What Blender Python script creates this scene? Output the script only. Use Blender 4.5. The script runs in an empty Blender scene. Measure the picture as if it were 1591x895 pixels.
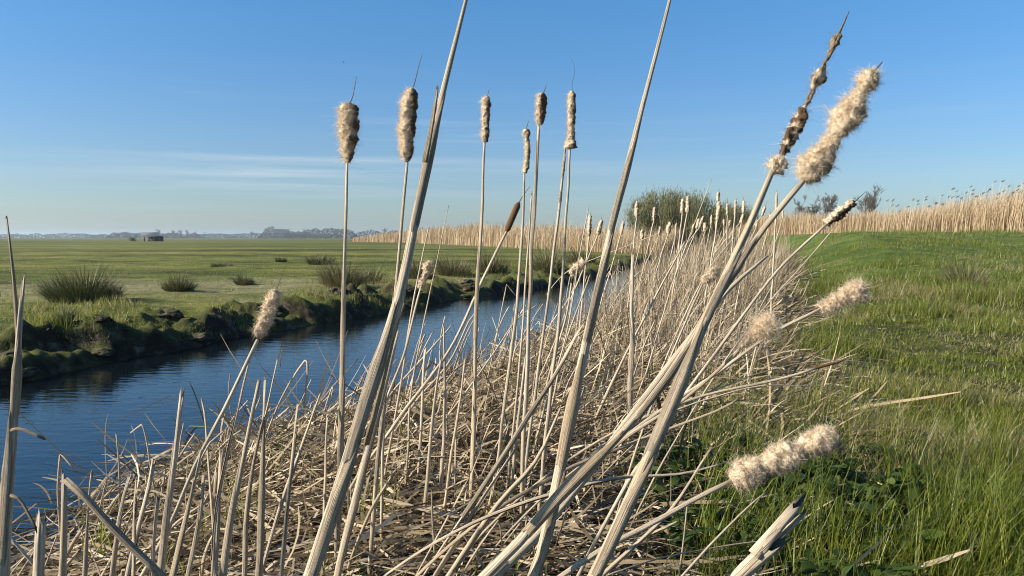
import bpy, math, random
import numpy as np
from mathutils import Vector, noise as mn
random.seed(7); rng = np.random.default_rng(11)
SC = bpy.context.scene; COL = SC.collection
R_ = math.radians
# ------------------------------------------------------------------ camera geometry
F = 1202.0; CX, CY = 795.5, 447.5; HY = 369.0; CAMZ = 0.95
PIT = math.atan((CY-HY)/F); CP, SP = math.cos(PIT), math.sin(PIT)
WZ = -0.15                                             # water level
def P(px, py, d):
    x = (px-CX)/F*d; v = (CY-py)/F*d
    return np.array([x, d*CP+v*SP, CAMZ-d*SP+v*CP])
def proj(p):
    x, y, z = p[0], p[1], p[2]-CAMZ
    d = y*CP-z*SP; v = y*SP+z*CP
    return CX+x/d*F, CY-v/d*F, d
# ------------------------------------------------------------------ noise
def hsh(i, j, s):
    n = (i.astype(np.int64)*374761393 + j.astype(np.int64)*668265263 + s*1442695041) & 0x7fffffff
    n = ((n ^ (n >> 13))*1274126177) & 0x7fffffff
    n = (n ^ (n >> 16)) & 0xffff
    return n/65535.0
def vn(x, y, s=0):
    x = np.asarray(x, float); y = np.asarray(y, float)
    i = np.floor(x); j = np.floor(y); fx = x-i; fy = y-j
    fx = fx*fx*(3-2*fx); fy = fy*fy*(3-2*fy)
    a = hsh(i, j, s); b = hsh(i+1, j, s); c = hsh(i, j+1, s); d = hsh(i+1, j+1, s)
    return (a+(b-a)*fx)*(1-fy)+(c+(d-c)*fx)*fy
def fbm(x, y, s=0, o=4):
    t = 0; a = .5; n = 0
    for k in range(o):
        t = t+a*vn(x*2**k+17*k, y*2**k-9*k, s+k); n += a; a *= .5
    return t/n
def sst(a, b, x):
    t = np.clip((np.asarray(x, float)-a)/(b-a), 0, 1); return t*t*(3-2*t)
# ------------------------------------------------------------------ terrain lines
LP = [(-60,-14),(0,-5.2),(4.3,-4.25),(5.75,-3.8),(6.96,-3.45),(8.7,-2.86),(10.2,-2.25),(13.5,-1.07),(17,.77),(22.8,2.9),(27.5,4.1),(40,7.2),(60,11.6),(72,14)]
RP = [(-60,-8),(0,-1.6),(1.5,-1.55),(2.6,-1.7),(3.57,-1.55),(4.1,-1.25),(4.9,-.72),(6.0,-.3),(7.8,.28),(10.2,1.05),(14.7,2.3),(21.3,3.75),(27,5.2),(40,8.6),(60,12.2),(72,14)]
GP = [(-60,.4),(0,.5),(1.5,.62),(2.66,.86),(5,1.65),(7,2.35),(10.4,3.6),(15,5.4),(20,7.3),(35,12.2),(60,18),(100,26)]
def lin(PT, y): return np.interp(y, [p[0] for p in PT], [p[1] for p in PT])
def L(y): return lin(LP, y)+.22*(vn(np.asarray(y)*1.3, 3.1, 5)-.5)
def Rr(y): return lin(RP, y)+.18*(vn(np.asarray(y)*1.7, 9.1, 6)-.5)
def Gg(y): return lin(GP, y)
def H(x, y):
    x = np.asarray(x, float); y = np.asarray(y, float)
    r = np.sqrt(x*x+y*y)
    dl = (L(y)-x)*.92; dr = (x-Rr(y))*.92
    inch = np.where(y > 71, 0, 1)
    det = 1-sst(20, 60, r)
    clod = (fbm(x*2.1, y*2.1, 21, 4)-.42)*.72
    clod2 = (fbm(x*5, y*5, 31, 4)-.5)*.30
    bankz = np.exp(-((dl-.55)/.6)**2)
    left = -.42+.42*sst(-.35, .25, dl)+.12*sst(.2, 2.2, dl)
    left = left+det*sst(-.25, .1, dl)*((clod+clod2)*bankz*.75+.02*(fbm(x*2, y*2, 3)-.5)+.035*(fbm(x*.4, y*.4, 8)-.5))+(1-sst(30, 90, r))*sst(.4, 2, dl)*(.10*(fbm(x*.9, y*.9, 18)-.5)+.11*(fbm(x*.3, y*.3, 28)-.5))
    right = -.42+.42*sst(-1.1, .95, dr)+det*.05*(fbm(x*1.6, y*1.6, 41)-.5)
    dyke = 1.13*sst(5, 29, y)*sst(.0, 3.2, x-Gg(y)+.8)
    right = right+det*.10*(fbm(x*2.6, y*2.6, 14)-.5)*sst(0, 1, x-Gg(y))+dyke+det*.06*(fbm(x*.7, y*.7, 12)-.5)*sst(0, 1, x-Gg(y))
    dc = np.where(inch > 0, 1, 0)
    z = np.where(dl > dr, left, right)
    z = np.where((y > 68), np.maximum(z, .05*sst(68, 72, y)-.42*(1-sst(66, 70, y))), z)
    return z
def Hs(x, y): return float(H(np.array([x]), np.array([y]))[0])
def on_ground(px, py, lift=0., dmin=.8):
    d = np.exp(np.linspace(math.log(dmin), math.log(1500), 1500))
    p = np.array([P(px, py, q) for q in (dmin, 1500)])
    k = (d-dmin)/(1500-dmin)
    pts = p[0]+(p[1]-p[0])*k[:, None]
    hz = H(pts[:, 0], pts[:, 1])+lift
    i = np.argmax(pts[:, 2] < hz)
    return pts[i] if pts[i][2] < hz[i] else pts[-1]
# ------------------------------------------------------------------ mesh helper
def mk(name, V, Q, mat, tint=None, loc=None, T=None, parent=None, origin=None, smooth=False, extra=None):
    V = np.asarray(V, np.float32).reshape(-1, 3)
    o3 = np.zeros(3) if origin is None else np.asarray(origin, float)
    me = bpy.data.meshes.new(name)
    nq = 0 if Q is None else len(Q); nt = 0 if T is None else len(T)
    me.vertices.add(len(V)); me.vertices.foreach_set('co', (V-o3.astype(np.float32)).ravel())
    me.loops.add(nq*4+nt*3); me.polygons.add(nq+nt)
    parts = []
    if nq: parts.append(np.asarray(Q, np.int32).ravel())
    if nt: parts.append(np.asarray(T, np.int32).ravel())
    me.loops.foreach_set('vertex_index', np.concatenate(parts))
    st = np.concatenate([np.arange(nq)*4, nq*4+np.arange(nt)*3]).astype(np.int32)
    me.polygons.foreach_set('loop_start', st)
    if smooth: me.polygons.foreach_set('use_smooth', np.ones(nq+nt, bool))
    if tint is not None:
        a = me.attributes.new('tint', 'FLOAT', 'POINT'); a.data.foreach_set('value', np.asarray(tint, np.float32).ravel())
    if loc is not None:
        a = me.attributes.new('loc', 'FLOAT_VECTOR', 'POINT'); a.data.foreach_set('vector', np.asarray(loc, np.float32).ravel())
    for k, v in (extra or {}).items():
        a = me.attributes.new(k, 'FLOAT', 'POINT'); a.data.foreach_set('value', np.asarray(v, np.float32).ravel())
    me.update(calc_edges=True); me.validate()
    me.materials.append(mat)
    o = bpy.data.objects.new(name, me); COL.objects.link(o)
    if parent is not None:
        o.parent = parent
        o.location = Vector(o3)-parent.location if origin is not None else Vector((0, 0, 0))-parent.location
    elif origin is not None: o.location = Vector(o3)
    return o
def tag(o, label=None, cat=None, group=None, kind=None):
    if label: o['label'] = label
    if cat: o['category'] = cat
    if group: o['group'] = group
    if kind: o['kind'] = kind
    return o
def empty(name, loc):
    o = bpy.data.objects.new(name, None); COL.objects.link(o); o.location = Vector(loc); o.empty_display_size = .05
    return o
# ------------------------------------------------------------------ materials
def newmat(name):
    m = bpy.data.materials.new(name); m.use_nodes = True
    nt = m.node_tree; nt.nodes.clear()
    return m, nt, nt.nodes, nt.links
def node(N, t, **k):
    n = N.new(t)
    for a, b in k.items():
        if a.startswith('i_'): n.inputs[a[2:].replace('_', ' ')].default_value = b
        else: setattr(n, a, b)
    return n
def ramp(N, stops):
    r = N.new('ShaderNodeValToRGB'); e = r.color_ramp.elements
    while len(e) < len(stops): e.new(.5)
    for q, (p, c) in zip(e, stops): q.position = p; q.color = (*c, 1) if len(c) == 3 else c
    return r
def mixc(N, K, fac, a, b, mode='MIX'):
    m = N.new('ShaderNodeMix'); m.data_type = 'RGBA'; m.blend_type = mode
    for s, v in ((m.inputs['Factor'], fac), (m.inputs['A'], a), (m.inputs['B'], b)):
        if hasattr(v, 'is_output'): K.new(v, s)
        elif isinstance(v, (int, float)): s.default_value = v
        else: s.default_value = (*v, 1)
    return m.outputs['Result']
def math_(N, K, op, a, b=None, c=None, clamp=False):
    m = N.new('ShaderNodeMath'); m.operation = op; m.use_clamp = clamp
    for s, v in zip(m.inputs, (a, b, c)):
        if v is None: continue
        if hasattr(v, 'is_output'): K.new(v, s)
        else: s.default_value = v
    return m.outputs[0]
def attr(N, name, vec=False):
    a = N.new('ShaderNodeAttribute'); a.attribute_name = name
    return a.outputs['Vector'] if vec else a.outputs['Fac']
def noise_(N, K, vec, scale, detail=3, rough=.55, mapscale=None):
    if mapscale is not None:
        mp = N.new('ShaderNodeMapping'); mp.inputs['Scale'].default_value = mapscale; K.new(vec, mp.inputs['Vector']); vec = mp.outputs[0]
    n = N.new('ShaderNodeTexNoise'); n.inputs['Scale'].default_value = scale; n.inputs['Detail'].default_value = detail; n.inputs['Roughness'].default_value = rough
    K.new(vec, n.inputs['Vector']); return n.outputs['Fac']
def finish(N, K, col, rough=.7, spec=.3, transl=0., bump=None, bstr=.3, bdist=.002, tcol=None):
    b = N.new('ShaderNodeBsdfPrincipled'); b.inputs['Roughness'].default_value = rough; b.inputs['Specular IOR Level'].default_value = spec
    K.new(col, b.inputs['Base Color']); out = N.new('ShaderNodeOutputMaterial')
    if bump is not None:
        bp = N.new('ShaderNodeBump'); bp.inputs['Strength'].default_value = bstr; bp.inputs['Distance'].default_value = bdist
        K.new(bump, bp.inputs['Height']); K.new(bp.outputs[0], b.inputs['Normal'])
    sh = b.outputs[0]
    if transl > 0:
        t = N.new('ShaderNodeBsdfTranslucent'); K.new(tcol if tcol is not None else col, t.inputs['Color'])
        mx = N.new('ShaderNodeMixShader'); mx.inputs[0].default_value = transl
        K.new(sh, mx.inputs[1]); K.new(t.outputs[0], mx.inputs[2]); sh = mx.outputs[0]
    K.new(sh, out.inputs['Surface'])
def mat_stalk(name, light, mid, dark, spot=.62, rough=.62):
    m, nt, N, K = newmat(name)
    v = attr(N, 'loc', True)
    n1 = noise_(N, K, v, 1., 4, .6, (2.6, 2.6, 9))
    n2 = noise_(N, K, v, 1., 3, .6, (1.1, 1.1, 22))
    n3 = noise_(N, K, v, 1., 4, .65, (3.5, 3.5, 120))
    r = ramp(N, [(.36, dark), (.46, mid), (.58, light)]); K.new(n1, r.inputs[0])
    c = mixc(N, K, math_(N, K, 'MULTIPLY', n2, .7), r.outputs[0], mid)
    sp = ramp(N, [(spot, (0, 0, 0)), (spot+.08, (1, 1, 1))]); K.new(n3, sp.inputs[0]); blot = noise_(N, K, v, 1., 5, .7, (1.4, 1.4, 26)); bl = ramp(N, [(.52, (0, 0, 0)), (.64, (1, 1, 1))]); K.new(blot, bl.inputs[0])
    c = mixc(N, K, math_(N, K, 'MULTIPLY', bl.outputs[0], .38), c, tuple(x*.9 for x in dark))
    c = mixc(N, K, math_(N, K, 'MULTIPLY', sp.outputs[0], .6), c, tuple(x*.4 for x in dark))
    oi = N.new('ShaderNodeObjectInfo')
    c = mixc(N, K, math_(N, K, 'MULTIPLY', oi.outputs['Random'], .3), c, tuple(x*.9 for x in mid))
    gold = ramp(N, [(.55, (0, 0, 0)), (.8, (1, 1, 1))]); K.new(math_(N, K, 'FRACT', math_(N, K, 'MULTIPLY', oi.outputs['Random'], 7.3)), gold.inputs[0])
    c = mixc(N, K, math_(N, K, 'MULTIPLY', gold.outputs[0], .3), c, (.46, .32, .17))
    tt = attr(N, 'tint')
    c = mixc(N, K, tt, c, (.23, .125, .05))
    ridge = noise_(N, K, v, 1., 3, .6, (9, 9, 5))
    finish(N, K, c, rough, .35, 0, ridge, 1., .0022)
    return m
STALK = mat_stalk('weathered_stalk', (.74, .63, .47), (.52, .42, .295), (.20, .145, .09))
SHEATH = mat_stalk('dry_sheath', (.52, .43, .31), (.30, .235, .16), (.10, .075, .05), .56)
def mat_blades(name, stops, transl=.3, rough=.6, spec=.25):
    m, nt, N, K = newmat(name)
    r = ramp(N, stops); K.new(attr(N, 'tint'), r.inputs[0])
    g = N.new('ShaderNodeNewGeometry')
    n = noise_(N, K, g.outputs['Position'], 60, 2)
    c = mixc(N, K, math_(N, K, 'MULTIPLY', n, .5), r.outputs[0], tuple(x*.6 for x in stops[len(stops)//2][1]))
    finish(N, K, c, rough, spec, transl)
    return m
LITTER = mat_blades('dead_leaf', [(0, (.03, .02, .01)), (.15, (.10, .065, .03)), (.38, (.36, .26, .14)), (.7, (.60, .49, .33)), (.88, (.74, .65, .49)), (.9, (.16, .2, .05)), (1, (.12, .19, .04))], .22)
REED = mat_blades('golden_reed', [(0, (.30, .20, .11)), (.5, (.54, .41, .25)), (1, (.74, .61, .42))], .3)
GREY_REED = mat_blades('old_reed_leaf', [(0, (.13, .09, .045)), (.45, (.38, .29, .18)), (1, (.66, .56, .41))], .22)
GRASS = mat_blades('grass_blade', [(0, (.03, .045, .007)), (.35, (.10, .13, .015)), (.62, (.29, .33, .038)), (.72, (.29, .25, .10)), (1, (.48, .39, .22))], .5, .42, .45)
RUSH = mat_blades('rush_blade', [(0, (.03, .05, .012)), (.6, (.08, .115, .03)), (.8, (.19, .16, .07)), (1, (.36, .28, .17))], .12, .5)
HERB = mat_blades('herb_leaf', [(0, (.025, .045, .01)), (.6, (.06, .10, .02)), (1, (.12, .16, .04))], .3, .45)
TWIG = mat_blades('bare_twig', [(0, (.07, .06, .05)), (1, (.15, .12, .095))], .0, .8)
WILLOW = mat_blades('willow_leaf', [(0, (.10, .10, .035)), (.5, (.215, .205, .075)), (1, (.34, .32, .14))], .45, .6)
PLUME = mat_blades('reed_plume', [(0, (.09, .065, .055)), (1, (.22, .165, .13))], .25)
WOOD = mat_blades('distant_wood', [(0, (.05, .045, .04)), (.5, (.09, .08, .055)), (1, (.13, .12, .07))], .1)
def mat_fluff():
    m, nt, N, K = newmat('seed_fluff')
    g = N.new('ShaderNodeNewGeometry')
    n = noise_(N, K, g.outputs['Position'], 220, 4)
    r = ramp(N, [(.34, (.55, .40, .25)), (.5, (.82, .67, .48)), (.66, (.95, .87, .71))]); K.new(n, r.inputs[0])
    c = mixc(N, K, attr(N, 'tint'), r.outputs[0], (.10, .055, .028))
    h = noise_(N, K, g.outputs['Position'], 700, 4)
    finish(N, K, c, .9, .1, .24, h, .8, .002)
    return m
FLUFF = mat_fluff()
def mat_simple(name, a, b, scale, rough=.8, bstr=.4, bdist=.01, spec=.3):
    m, nt, N, K = newmat(name)
    g = N.new('ShaderNodeNewGeometry')
    n = noise_(N, K, g.outputs['Position'], scale, 5, .6)
    r = ramp(N, [(.3, a), (.7, b)]); K.new(n, r.inputs[0])
    finish(N, K, r.outputs[0], rough, spec, 0, n, bstr, bdist)
    return m
BROWN = mat_simple('brown_velvet', (.075, .038, .018), (.16, .085, .04), 500, .9, .8, .001)
SPIKE = mat_simple('dark_spike', (.06, .045, .035), (.17, .13, .09), 300, .7, .5, .001)
DARKWOOD = mat_simple('dark_boards', (.03, .027, .024), (.07, .06, .05), 3, .8)
ROOF = mat_simple('grey_roof', (.045, .045, .05), (.08, .08, .085), 1, .7)
BRICKW = mat_simple('far_wall', (.12, .07, .05), (.2, .14, .1), 2, .8)
BIRDM = mat_simple('dark_feathers', (.02, .02, .025), (.05, .05, .05), 30, .8)
def mat_peat():
    m, nt, N, K = newmat('peat_clod')
    g = N.new('ShaderNodeNewGeometry')
    n = noise_(N, K, g.outputs['Position'], 9, 6, .65)
    r = ramp(N, [(.38, (.02, .015, .01)), (.52, (.06, .045, .03)), (.64, (.13, .11, .08))]); K.new(n, r.inputs[0])
    sx = N.new('ShaderNodeSeparateXYZ'); K.new(g.outputs['Normal'], sx.inputs[0])
    n2 = noise_(N, K, g.outputs['Position'], 5, 4)
    f = ramp(N, [(.70, (0, 0, 0)), (.86, (1, 1, 1))]); K.new(math_(N, K, 'ADD', math_(N, K, 'MULTIPLY', sx.outputs['Z'], .5), math_(N, K, 'MULTIPLY', n2, .55)), f.inputs[0])
    c = mixc(N, K, f.outputs[0], r.outputs[0], (.07, .085, .02))
    finish(N, K, c, .9, .2, 0, n, .9, .03)
    return m
PEAT = mat_peat()
def mat_ground():
    m, nt, N, K = newmat('meadow_ground')
    g = N.new('ShaderNodeNewGeometry'); p = g.outputs['Position']
    fine = noise_(N, K, p, 14, 6, .7)
    med = noise_(N, K, p, 1.1, 5, .6)
    band = noise_(N, K, p, 1., 4, .6, (.035, .16, 1))
    band2 = noise_(N, K, p, 1., 5, .65, (.45, 1.3, 1))
    # open meadow: bands of fresh and of pale, grazed grass
    r = ramp(N, [(.42, (.03, .03, .011)), (.475, (.07, .088, .016)), (.53, (.15, .155, .03)), (.60, (.29, .25, .10))])
    s = math_(N, K, 'ADD', math_(N, K, 'MULTIPLY', band, .38), math_(N, K, 'MULTIPLY', band2, .28))
    s = math_(N, K, 'ADD', s, math_(N, K, 'MULTIPLY', fine, .34)); K.new(s, r.inputs[0])
    c = r.outputs[0]
    st = attr(N, 'straw')
    sr = ramp(N, [(.35, (.10, .10, .035)), (.6, (.27, .25, .13))]); K.new(noise_(N, K, p, 9, 6, .7), sr.inputs[0])
    sf = ramp(N, [(.42, (0, 0, 0)), (.62, (1, 1, 1))]); K.new(math_(N, K, 'ADD', math_(N, K, 'MULTIPLY', st, .42), math_(N, K, 'MULTIPLY', band2, .55)), sf.inputs[0])
    c = mixc(N, K, sf.outputs[0], c, sr.outputs[0])
    # right-hand dyke: richer green
    dg = ramp(N, [(.36, (.03, .045, .01)), (.5, (.075, .115, .018)), (.64, (.17, .19, .055))])
    K.new(math_(N, K, 'ADD', math_(N, K, 'MULTIPLY', med, .5), math_(N, K, 'MULTIPLY', fine, .5)), dg.inputs[0])
    c = mixc(N, K, attr(N, 'dyke'), c, dg.outputs[0])
    pr = ramp(N, [(.34, (.012, .009, .006)), (.52, (.035, .027, .016)), (.70, (.17, .145, .10))]); K.new(noise_(N, K, p, 6, 6, .7), pr.inputs[0])
    sx = N.new('ShaderNodeSeparateXYZ'); K.new(g.outputs['Normal'], sx.inputs[0])
    f = ramp(N, [(.52, (0, 0, 0)), (.66, (1, 1, 1))]); K.new(math_(N, K, 'ADD', math_(N, K, 'MULTIPLY', sx.outputs['Z'], .5), math_(N, K, 'MULTIPLY', med, .4)), f.inputs[0])
    bk = mixc(N, K, f.outputs[0], pr.outputs[0], (.075, .085, .022))
    c = mixc(N, K, attr(N, 'peat'), c, bk)
    c = mixc(N, K, attr(N, 'litter'), c, pr.outputs[0])
    finish(N, K, c, .95, .15, 0, fine, .8, .04)
    return m
GROUND = mat_ground()
def mat_water():
    m, nt, N, K = newmat('ditch_water')
    g = N.new('ShaderNodeNewGeometry'); p = g.outputs['Position']
    a = noise_(N, K, p, 1., 3, .5, (5, 14, 1)); b = noise_(N, K, p, 1., 3, .55, (16, 38, 1)); c = noise_(N, K, p, .6, 2, .5)
    h = math_(N, K, 'ADD', math_(N, K, 'MULTIPLY', a, .7), math_(N, K, 'MULTIPLY', math_(N, K, 'MULTIPLY', b, .22), c))
    bs = N.new('ShaderNodeBsdfPrincipled'); bs.inputs['Base Color'].default_value = (.004, .007, .010, 1)
    bs.inputs['Roughness'].default_value = .04; bs.inputs['IOR'].default_value = 1.333
    bp = N.new('ShaderNodeBump'); bp.inputs['Strength'].default_value = .35; bp.inputs['Distance'].default_value = .012
    K.new(h, bp.inputs['Height']); K.new(bp.outputs[0], bs.inputs['Normal'])
    o = N.new('ShaderNodeOutputMaterial'); K.new(bs.outputs[0], o.inputs['Surface'])
    return m
WATER = mat_water()
# ------------------------------------------------------------------ ground sheet and water
def build_ground():
    rs = [.3]
    while rs[-1] < 9000: rs.append(rs[-1]*(1.0125 if rs[-1] < 4 else 1.0065 if rs[-1] < 16 else 1.0125 if rs[-1] < 60 else 1.05))
    rs = np.array(rs)
    az = np.concatenate([np.linspace(-42, 42, 620), np.linspace(42, 318, 110)[1:-1]])
    az = np.radians(az); na = len(az)
    RR, AA = np.meshgrid(rs, az, indexing='ij')
    X = (RR*np.sin(AA)).ravel(); Y = (RR*np.cos(AA)).ravel()
    X = np.append(X, 0); Y = np.append(Y, 0)
    Z = H(X, Y)
    dl = (L(Y)-X)*.92; dr = (X-Rr(Y))*.92; g = X-Gg(Y)
    peat = np.where(dl > dr, (1-sst(.5, 1.1, dl+.5*(fbm(X*1.5, Y*1.5, 55)-.5))), 0)
    litter = np.where(dl > dr, 0, np.maximum(1-sst(-.3, .5, g+.7*(fbm(X*1.2, Y*1.2, 66)-.5)), .75*(1-sst(5, 16, Y))))
    straw = np.where(dl > dr, np.exp(-((Y*.93-X*.36-14)/4)**2)*.75, .35*fbm(X*.5, Y*.5, 77))
    dyke = np.where((dl <= dr) & (g > -1), 1., 0.)
    n = len(rs); i = np.arange(n-1)[:, None]*na; j = np.arange(na)[None, :]; j2 = (j+1) % na
    Q = np.stack([i+j, i+na+j, i+na+j2, i+j2], -1).reshape(-1, 4)
    c = len(X)-1; T = np.stack([np.full(na, c), np.arange(na), (np.arange(na)+1) % na], -1)
    o = mk('ground', np.stack([X, Y, Z], -1), Q, GROUND, T=T, smooth=True, extra=dict(peat=peat, litter=litter, straw=straw, dyke=dyke))
    tag(o, kind='structure')
    ys = np.concatenate([np.linspace(-55, 0, 30), np.linspace(.5, 71, 120)])
    a = np.stack([L(ys)-.6, ys, np.full_like(ys, WZ)], -1); b = np.stack([Rr(ys)+.6, ys, np.full_like(ys, WZ)], -1)
    V = np.concatenate([a, b]); k = np.arange(len(ys)-1); m = len(ys)
    tag(mk('water', V, np.stack([k, k+m, k+m+1, k+1], -1), WATER), kind='structure')
build_ground()
# ------------------------------------------------------------------ vectorised blades
def blades(B, azim, length, width, lean, curl, S=3, sideaz=None, twist=None, tip=.12, taper=1.6):
    """B base points; the blade starts lean rad off vertical towards azim, bends by curl more."""
    n = len(B); t = np.linspace(0, 1, S+1); V = np.zeros((n, S+1, 2, 3))
    pos = B.copy(); sa = azim+np.pi/2 if sideaz is None else sideaz
    for k in range(S+1):
        if k:
            a = lean+curl*((k-.5)/S)**1.5
            st = length/S
            pos = pos+np.stack([np.sin(azim)*np.sin(a)*st, np.cos(azim)*np.sin(a)*st, np.cos(a)*st], -1)
        s = sa+(0 if twist is None else twist*t[k])
        w = width*.5*np.maximum(tip, 1-t[k]**taper)
        sd = np.stack([np.sin(s), np.cos(s), np.zeros(n)], -1)*w[:, None]
        V[:, k, 0] = pos-sd; V[:, k, 1] = pos+sd
    V = V.reshape(n, -1, 3)
    b = np.arange(n)[:, None]*(2*(S+1)); q = []
    for k in range(S):
        q.append(np.stack([b[:, 0]+2*k, b[:, 0]+2*k+1, b[:, 0]+2*k+3, b[:, 0]+2*k+2], -1))
    return V.reshape(-1, 3), np.concatenate(q), 2*(S+1)
def join(items):
    Vs, Qs, Ts, o = [], [], [], 0
    for V, Q, t in items:
        Vs.append(V); Qs.append(Q+o); Ts.append(t); o += len(V)
    return np.concatenate(Vs), np.concatenate(Qs), np.concatenate(Ts)
def rnd(n, a=0., b=1.): return rng.uniform(a, b, n)
def nrm(n, m, s): return rng.normal(m, s, n)
RIGHT = math.pi/2
# ---- ribbons lying about: dead leaf litter
def ribbons(B, azim, pitch, length, width, bend, yaw, S=6, kink=None, roll=None, floor=True, up0=.004):
    n = len(B); pos = B.copy(); V = np.zeros((n, S+1, 2, 3)); a = azim.copy(); p = pitch.copy()
    kpos = rng.integers(1, S, n)
    for k in range(S+1):
        if k:
            a = a+yaw/S; p = p-bend/S
            if kink is not None:
                h = kpos == k; p = np.where(h, p-kink, p)
            st = length/S
            pos = pos+np.stack([np.sin(a)*np.cos(p)*st, np.cos(a)*np.cos(p)*st, np.sin(p)*st], -1)
            if floor:
                hz = H(pos[:, 0], pos[:, 1])+up0; low = pos[:, 2] < hz
                pos[:, 2] = np.where(low, hz, pos[:, 2]); p = np.where(low, np.abs(p)*.3, p)
        w = width*.5*np.where(np.full(n, k) == S, .35, np.where(np.full(n, k) == 0, .8, 1))
        rl = roll if roll is not None else 0
        side = np.stack([np.cos(a)*np.cos(rl), -np.sin(a)*np.cos(rl), np.sin(rl)*np.ones(n)], -1)*w[:, None]
        V[:, k, 0] = pos-side; V[:, k, 1] = pos+side
    b = np.arange(n)*(2*(S+1)); q = [np.stack([b+2*k, b+2*k+1, b+2*k+3, b+2*k+2], -1) for k in range(S)]
    return V.reshape(-1, 3), np.concatenate(q), 2*(S+1)
def strip_points(n, y0, y1, pw=1.6, edge=.0, gx=.1):
    u = rnd(n); y = y0*(y1/y0)**(u**(1/pw))
    a = Rr(y)-edge; b = Gg(y)+gx
    x = a+(b-a)*rnd(n)
    return x, y
def build_litter():
    items = []
    for n, y0, y1, pw, lw in ((10500, 1.35, 4.4, 1.2, .8), (10500, 3., 9., 1., .9), (8000, 8, 34, .9, 1.3)):
        x, y = strip_points(n, y0, y1, pw, .12, .25)
        x = x+nrm(n, 0, .06)*np.minimum(y, 4)*.5
        heap = (.02+.13*fbm(x*1.3, y*1.3, 91))*np.clip((x-Rr(y))/.9, .12, 1)
        z = H(x, y)+rnd(n)**1.2*heap
        az = RIGHT+nrm(n, -.25, .75)+np.where(rnd(n) < .25, np.pi, 0)
        ln = rng.gamma(3., .075, n)+.06
        pit = np.abs(nrm(n, .12, .28)); pit = np.where(rnd(n) < .2, pit+.35, pit); near = y < 2.7; pit = np.where(near, np.minimum(pit, .22), pit); ln = np.where(near, np.minimum(ln, .34), ln); kk = np.where(rnd(n) < .35, nrm(n, .5, .4), 0); kk = np.where(near, np.abs(kk), kk)
        wd = rng.choice([.004, .006, .008, .012], n, p=[.22, .30, .30, .18])*lw*1.25
        V, Q, per = ribbons(np.stack([x, y, np.maximum(z, WZ+.01)], -1), az, pit, ln, wd, nrm(n, .35, .35), nrm(n, 0, .5), 6,
                            kk, nrm(n, 0, .8))
        t = np.where(rnd(n) < .5, rnd(n, 0, .24), np.clip(nrm(n, .6, .17), .2, .87))
        items.append((V, Q, np.repeat(t, per)))
    V, Q, t = join(items)
    tag(mk('dead_leaf_litter', V, Q, LITTER, t), 'thick mat of pale broken cattail leaves covering the near bank', 'dead leaves', kind='stuff')
build_litter()
def build_dead_reeds():
    items = []
    for n, y0, y1, hh, w in ((700, 2.3, 5., .24, .007), (1500, 4.4, 9, .52, .008), (3800, 8.5, 20, .74, .011), (3600, 17, 48, .95, .018)):
        x, y = strip_points(n, y0, y1, 1., .1, -.05)
        g = (Gg(y)-x)/(Gg(y)-Rr(y)+.01)
        keep = rnd(n) < np.clip(.15+.9*(1-np.abs(g-.40)*1.5), .1, .8)
        x, y = x[keep], y[keep]; n = len(x)
        z = H(x, y)
        ln = np.clip(nrm(n, hh, hh*.3), .12, 1.3)*(.65+.5*np.clip(1-np.abs((Gg(y)-x)/(Gg(y)-Rr(y)+.01)-.38)*2., 0, 1))
        lean = np.abs(nrm(n, .28, .28)); az = RIGHT+nrm(n, 0, .8)+np.where(rnd(n) < .18, np.pi, 0)
        V, Q, per = blades(np.stack([x, y, z], -1), az, ln, w*rnd(n, .4, 1.2), lean, nrm(n, .1, .28), 4, rnd(n, 0, 6.28), rnd(n, -1, 1), .3, 2.5)
        items.append((V, Q, np.repeat(np.clip(nrm(n, .5, .3), 0, 1), per)))
    V, Q, t = join(items)
    tag(mk('dead_reeds', V, Q, GREY_REED, t), 'dense strip of thin pale dead cattail leaves standing along the ditch', 'dead reeds', kind='stuff')
    # green shoots among the litter
    n = 900; x, y = strip_points(n, 1.4, 7, 1.2, 0, .1); cx = np.round(x*2.2)/2.2+nrm(n, 0, .05); cy = np.round(y*1.6)/1.6+nrm(n, 0, .05)
    V, Q, per = blades(np.stack([cx, cy, H(cx, cy)], -1), rnd(n, 0, 6.28), rnd(n, .08, .24), rnd(n, .003, .007), np.abs(nrm(n, .1, .15)), nrm(n, .3, .2), 3, rnd(n, 0, 6.28))
    tag(mk('green_shoots', V, Q, GRASS, np.repeat(rnd(n, .3, .66), per)), 'fresh green shoots coming up through the dead leaves', 'shoots', kind='stuff')
build_dead_reeds()
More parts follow.
